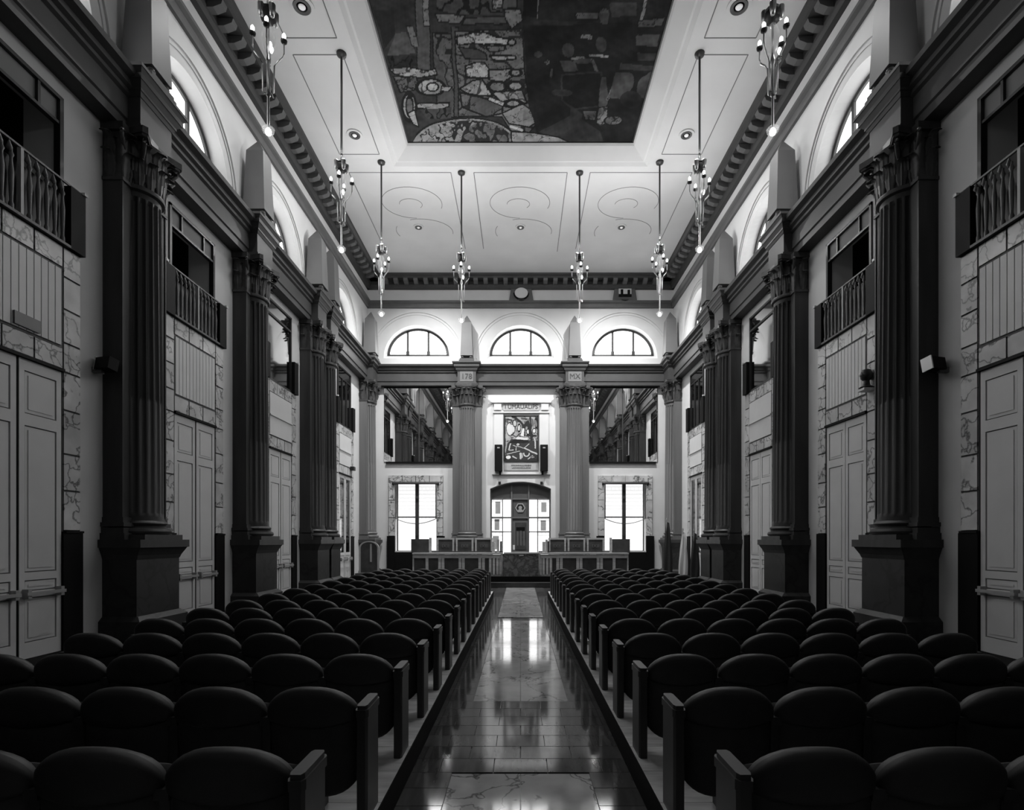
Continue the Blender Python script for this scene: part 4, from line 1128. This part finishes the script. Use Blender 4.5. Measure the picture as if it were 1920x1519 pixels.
# ------------------------------------------------------------------ chandeliers
H0 = 8.02
rod_me = MB().lathe([(.02, 1.95), (.024, 2.0), (.024, 12.33 - H0), (.03, 12.34 - H0)], 0, 0, 10).mesh('rod', 'rod', 40)
can_me = MB().lathe([(.03, 12.31 - H0), (.06, 12.32 - H0), (.10, 12.35 - H0), (.11, 12.395 - H0)], 0, 0, 16).mesh('ceiling_canopy', 'rod', 40)
crown = MB().lathe([(.05, 1.78), (.11, 1.80), (.125, 1.84), (.12, 1.90), (.10, 1.92), (.115, 1.95), (.05, 1.97), (.02, 1.98)], 0, 0, 18).mesh('crown', 'rod', 35)
crown_cup = MB().lathe([(.012, 1.70), (.035, 1.72), (.05, 1.80), (.052, 1.90), (.03, 1.92)], 0, 0, 12).mesh('crown_cup', 'steel', 40)
stem = MB().lathe([(.014, .10), (.02, .16), (.02, .60), (.035, .62), (.035, .66), (.022, .70), (.022, 1.1), (.04, 1.14), (.03, 1.2), (.018, 1.26), (.018, 1.8)], 0, 0, 12).mesh('stem', 'steel', 35)
arm = MB().tube([(.055, 0, .64), (.075, 0, .68), (.085, 0, 1.10), (.13, 0, 1.18), (.20, 0, 1.26), (.225, 0, 1.34), (.225, 0, 1.52)], [.008, .012, .012, .013, .013, .012, .010], 8).mesh('arm', 'steel', 50)
cup = MB().lathe([(.008, 1.49), (.045, 1.51), (.05, 1.54), (.03, 1.55), (.018, 1.56)], .225, 0, 12).mesh('bulb_cup', 'rod', 40)
bulb = MB().lathe([(.012, 1.55), (.022, 1.575), (.030, 1.60), (.026, 1.63), (.010, 1.655)], .225, 0, 10).mesh('bulb', 'bulb', 60)
vase = MB().lathe([(.03, 1.28), (.07, 1.34), (.10, 1.45), (.105, 1.55), (.08, 1.66), (.05, 1.72)], 0, 0, 20).mesh('glass_vase', 'glass', 60)
lowb = MB().lathe([(.012, .0), (.035, .01), (.05, .04), (.042, .08), (.02, .11)], 0, 0, 14).mesh('bottom_bulb', 'bulb', 60)
petal = MB().lathe([(.03, .02), (.085, .05), (.095, .10), (.06, .13), (.02, .15)], 0, 0, 14).mesh('bottom_glass', 'glass', 50)
foot = MB().tube([(.055, 0, .66), (.075, 0, .60)], .012, 6).tube([(-.055, 0, .66), (.055, 0, .66)], .01, 6).mesh('brace', 'steel', 40)
def chandelier(x, y, label, a0):
    r_ = root('pendant_chandelier', (x, y, H0), R(a0), label, 'chandelier', 'pendant chandeliers')
    for nm, me in (('rod', rod_me), ('ceiling_canopy', can_me), ('crown', crown), ('stem', stem), ('glass_vase', vase), ('bottom_bulb', lowb), ('bottom_glass', petal), ('brace', foot)): link(nm, me, r_)
    for i in range(4):
        a = R(90 * i)
        q = link('arm', arm, r_, (0, 0, 0), a); link('bulb_cup', cup, q); link('bulb', bulb, q)
        link('crown_cup', crown_cup, r_, (.115 * math.cos(a + .6), .115 * math.sin(a + .6), .07), 0)
    lamp('lamp_light', 'POINT', CHAND_W * (1 if y > 15 else .5 if y > 11 else .12), r_, (0, 0, 2.15), .06)
    link('bulb', bulb, r_, (.10 * math.cos(1) - .225 * math.cos(0), -.08, -.32))
for s, nm in ((-1, 'left'), (1, 'right')):
    chandelier(s * 3.94, 8.5, 'pendant chandelier hanging nearest the camera, %s row' % nm, 25 + 7 * s)
    chandelier(s * 3.94, 11.97, 'second pendant chandelier from the camera, %s row' % nm, 5)
    chandelier(s * 3.94, 15.40, 'third pendant chandelier from the camera, %s row' % nm, 12 * s)
    chandelier(s * 1.72, 15.84, 'pendant chandelier before the end wall, just %s of the middle' % nm, 3)

# ------------------------------------------------------------------ small wall fixtures
for side in ('left', 'right'):
    loc, rz = frame(side, 8.02, 4.28)
    sgn = 1 if side == 'left' else -1
    r_ = root('wall_spotlight', loc, rz, 'black box spotlight on the %s wall beside the nearest column' % side, 'spotlight', 'box spotlights beside the near columns')
    o = link('housing', MB().box(-.13, .13, -.075, .075, -.09, .09).mesh('housing', 'black'), r_, (0, .20, 0), rot=(R(-10), 0, R(75 * sgn)))
    link('lens_plate', MB().box(-.15, -.13, -.08, .08, -.10, .10).mesh('lens_plate', 'steel'), r_, (0, .20, 0), rot=(R(-10), 0, R(75 * sgn)))
    bx('bracket', 'greymetal', r_, -.03, .03, 0, .14, -.12, -.04)
loc, rz = frame('left', 19.95, 4.3)
tag(link('wall_camera', MB().box(-.1, .1, 0, .22, -.07, .07).box(-.03, .03, 0, .06, -.15, -.07).mesh('wall_camera', 'blackmetal'), None, loc, rz), 'small black box lamp on the left wall by the far corner column', 'lamp')
loc, rz = frame('right', 9.66, 4.38)
r_ = root('swivel_camera', loc, rz, 'black swivel camera on a white bracket by the second door of the right wall', 'camera')
link('camera_body', MB().lathe([(.10, 0), (.12, .02), (.06, .06), (.05, .14), (.09, .18), (.10, .26), (.07, .33), (.02, .35)], 0, .16, 16).mesh('camera_body', 'blackmetal', 40), r_)
link('camera_lens', MB().lathe([(.03, .22), (.04, .25), (.03, .28)], .0, .25, 12).mesh('camera_lens', 'steel', 40), r_)
bx('shelf', 'whitemetal', r_, -.10, .10, 0, .26, -.04, 0); bx('conduit', 'whitemetal', r_, -.03, .03, 0, .05, -1.9, -.04)
loc, rz = frame('left', 6.85, 4.36)
tag(link('vent_grille', MB().box(-.18, .18, .075, .10, 0, .16).mesh('vent_grille', 'greymetal'), None, loc, rz), 'small framed vent on the ribbed panel above the nearest left door', 'vent')

# ------------------------------------------------------------------ flags and corner chair
def flag(x, y, z0, label, tone, lean, hgt=1.75):
    r_ = root('furled_flag', (x, y, z0), 0, label, 'flag', 'furled flags by the right wall')
    link('stand', MB().lathe([(.20, 0), (.20, .03), (.05, .06), (.03, .12)], 0, 0, 16).mesh('stand', 'blackmetal', 40), r_)
    link('pole', MB().tube([(0, 0, .05), (lean, 0, hgt)], .016, 8).lathe([(.005, hgt + .12), (.03, hgt + .06), (.01, hgt)][::-1], lean, 0, 8).mesh('pole', 'chairframe', 40), r_)
    vs = []; fs = []; N = 20; K = 12
    for j in range(K + 1):
        k = j / K; z = hgt - .08 - k * (hgt - .45); r = .035 + .075 * math.sin(PI * min(1, k * .62 + .05))
        for i in range(N):
            a = 2 * PI * i / N; q = r * (1 + .30 * math.sin(5 * a + 2 * k))
            vs.append((lean * (z / hgt) + .04 + q * math.cos(a) * (1 + .25 * k), q * math.sin(a) * .8, z + .05 * math.sin(a)))
    for j in range(K):
        for i in range(N): fs.append((j * N + i, j * N + (i + 1) % N, (j + 1) * N + (i + 1) % N, (j + 1) * N + i))
    fs.append(tuple(range(N))); fs.append(tuple(range(K * N, (K + 1) * N))[::-1])
    link('cloth', MB().add(vs, fs).mesh('cloth', tone, 60), r_)
flag(5.20, 19.35, 0, 'dark furled flag on a pole standing nearest the far right corner column', 'flag_dark', .0, 2.35)
flag(5.68, 19.2, 0, 'pale furled flag beside the dark one by the right corner', 'flag_light', .05, 2.0)
flag(5.75, 18.1, 0, 'dark furled flag standing by the fourth column of the right wall', 'flag_dark', .02, 1.95)
c = root('arched_chair', (-5.45, 19.3, 0), R(180), 'tall arched-back chair with pale frame by the left corner column', 'chair')
link('back_frame', MB().arc_band(.30, .36, -.3, -.24, 0, PI, 16, 0, 1.40, .7).box(-.36, -.30, -.3, -.24, 0, 1.40).box(.30, .36, -.3, -.24, 0, 1.40).mesh('back_frame', 'chairframe'), c)
link('backrest', MB().arc_band(.005, .30, -.29, -.26, 0, PI, 16, 0, 1.40, .7).box(-.30, .30, -.29, -.26, .5, 1.40).mesh('backrest', 'deskdark'), c)
bx('splat', 'chairframe', c, -.10, -.04, -.30, -.25, .9, 1.55)
bx('seat', 'deskdark', c, -.34, .34, -.28, .28, .42, .52)
for sx in (-1, 1): bx('leg', 'deskwood', c, sx * .31 - .025, sx * .31 + .025, .22, .27, 0, .42)
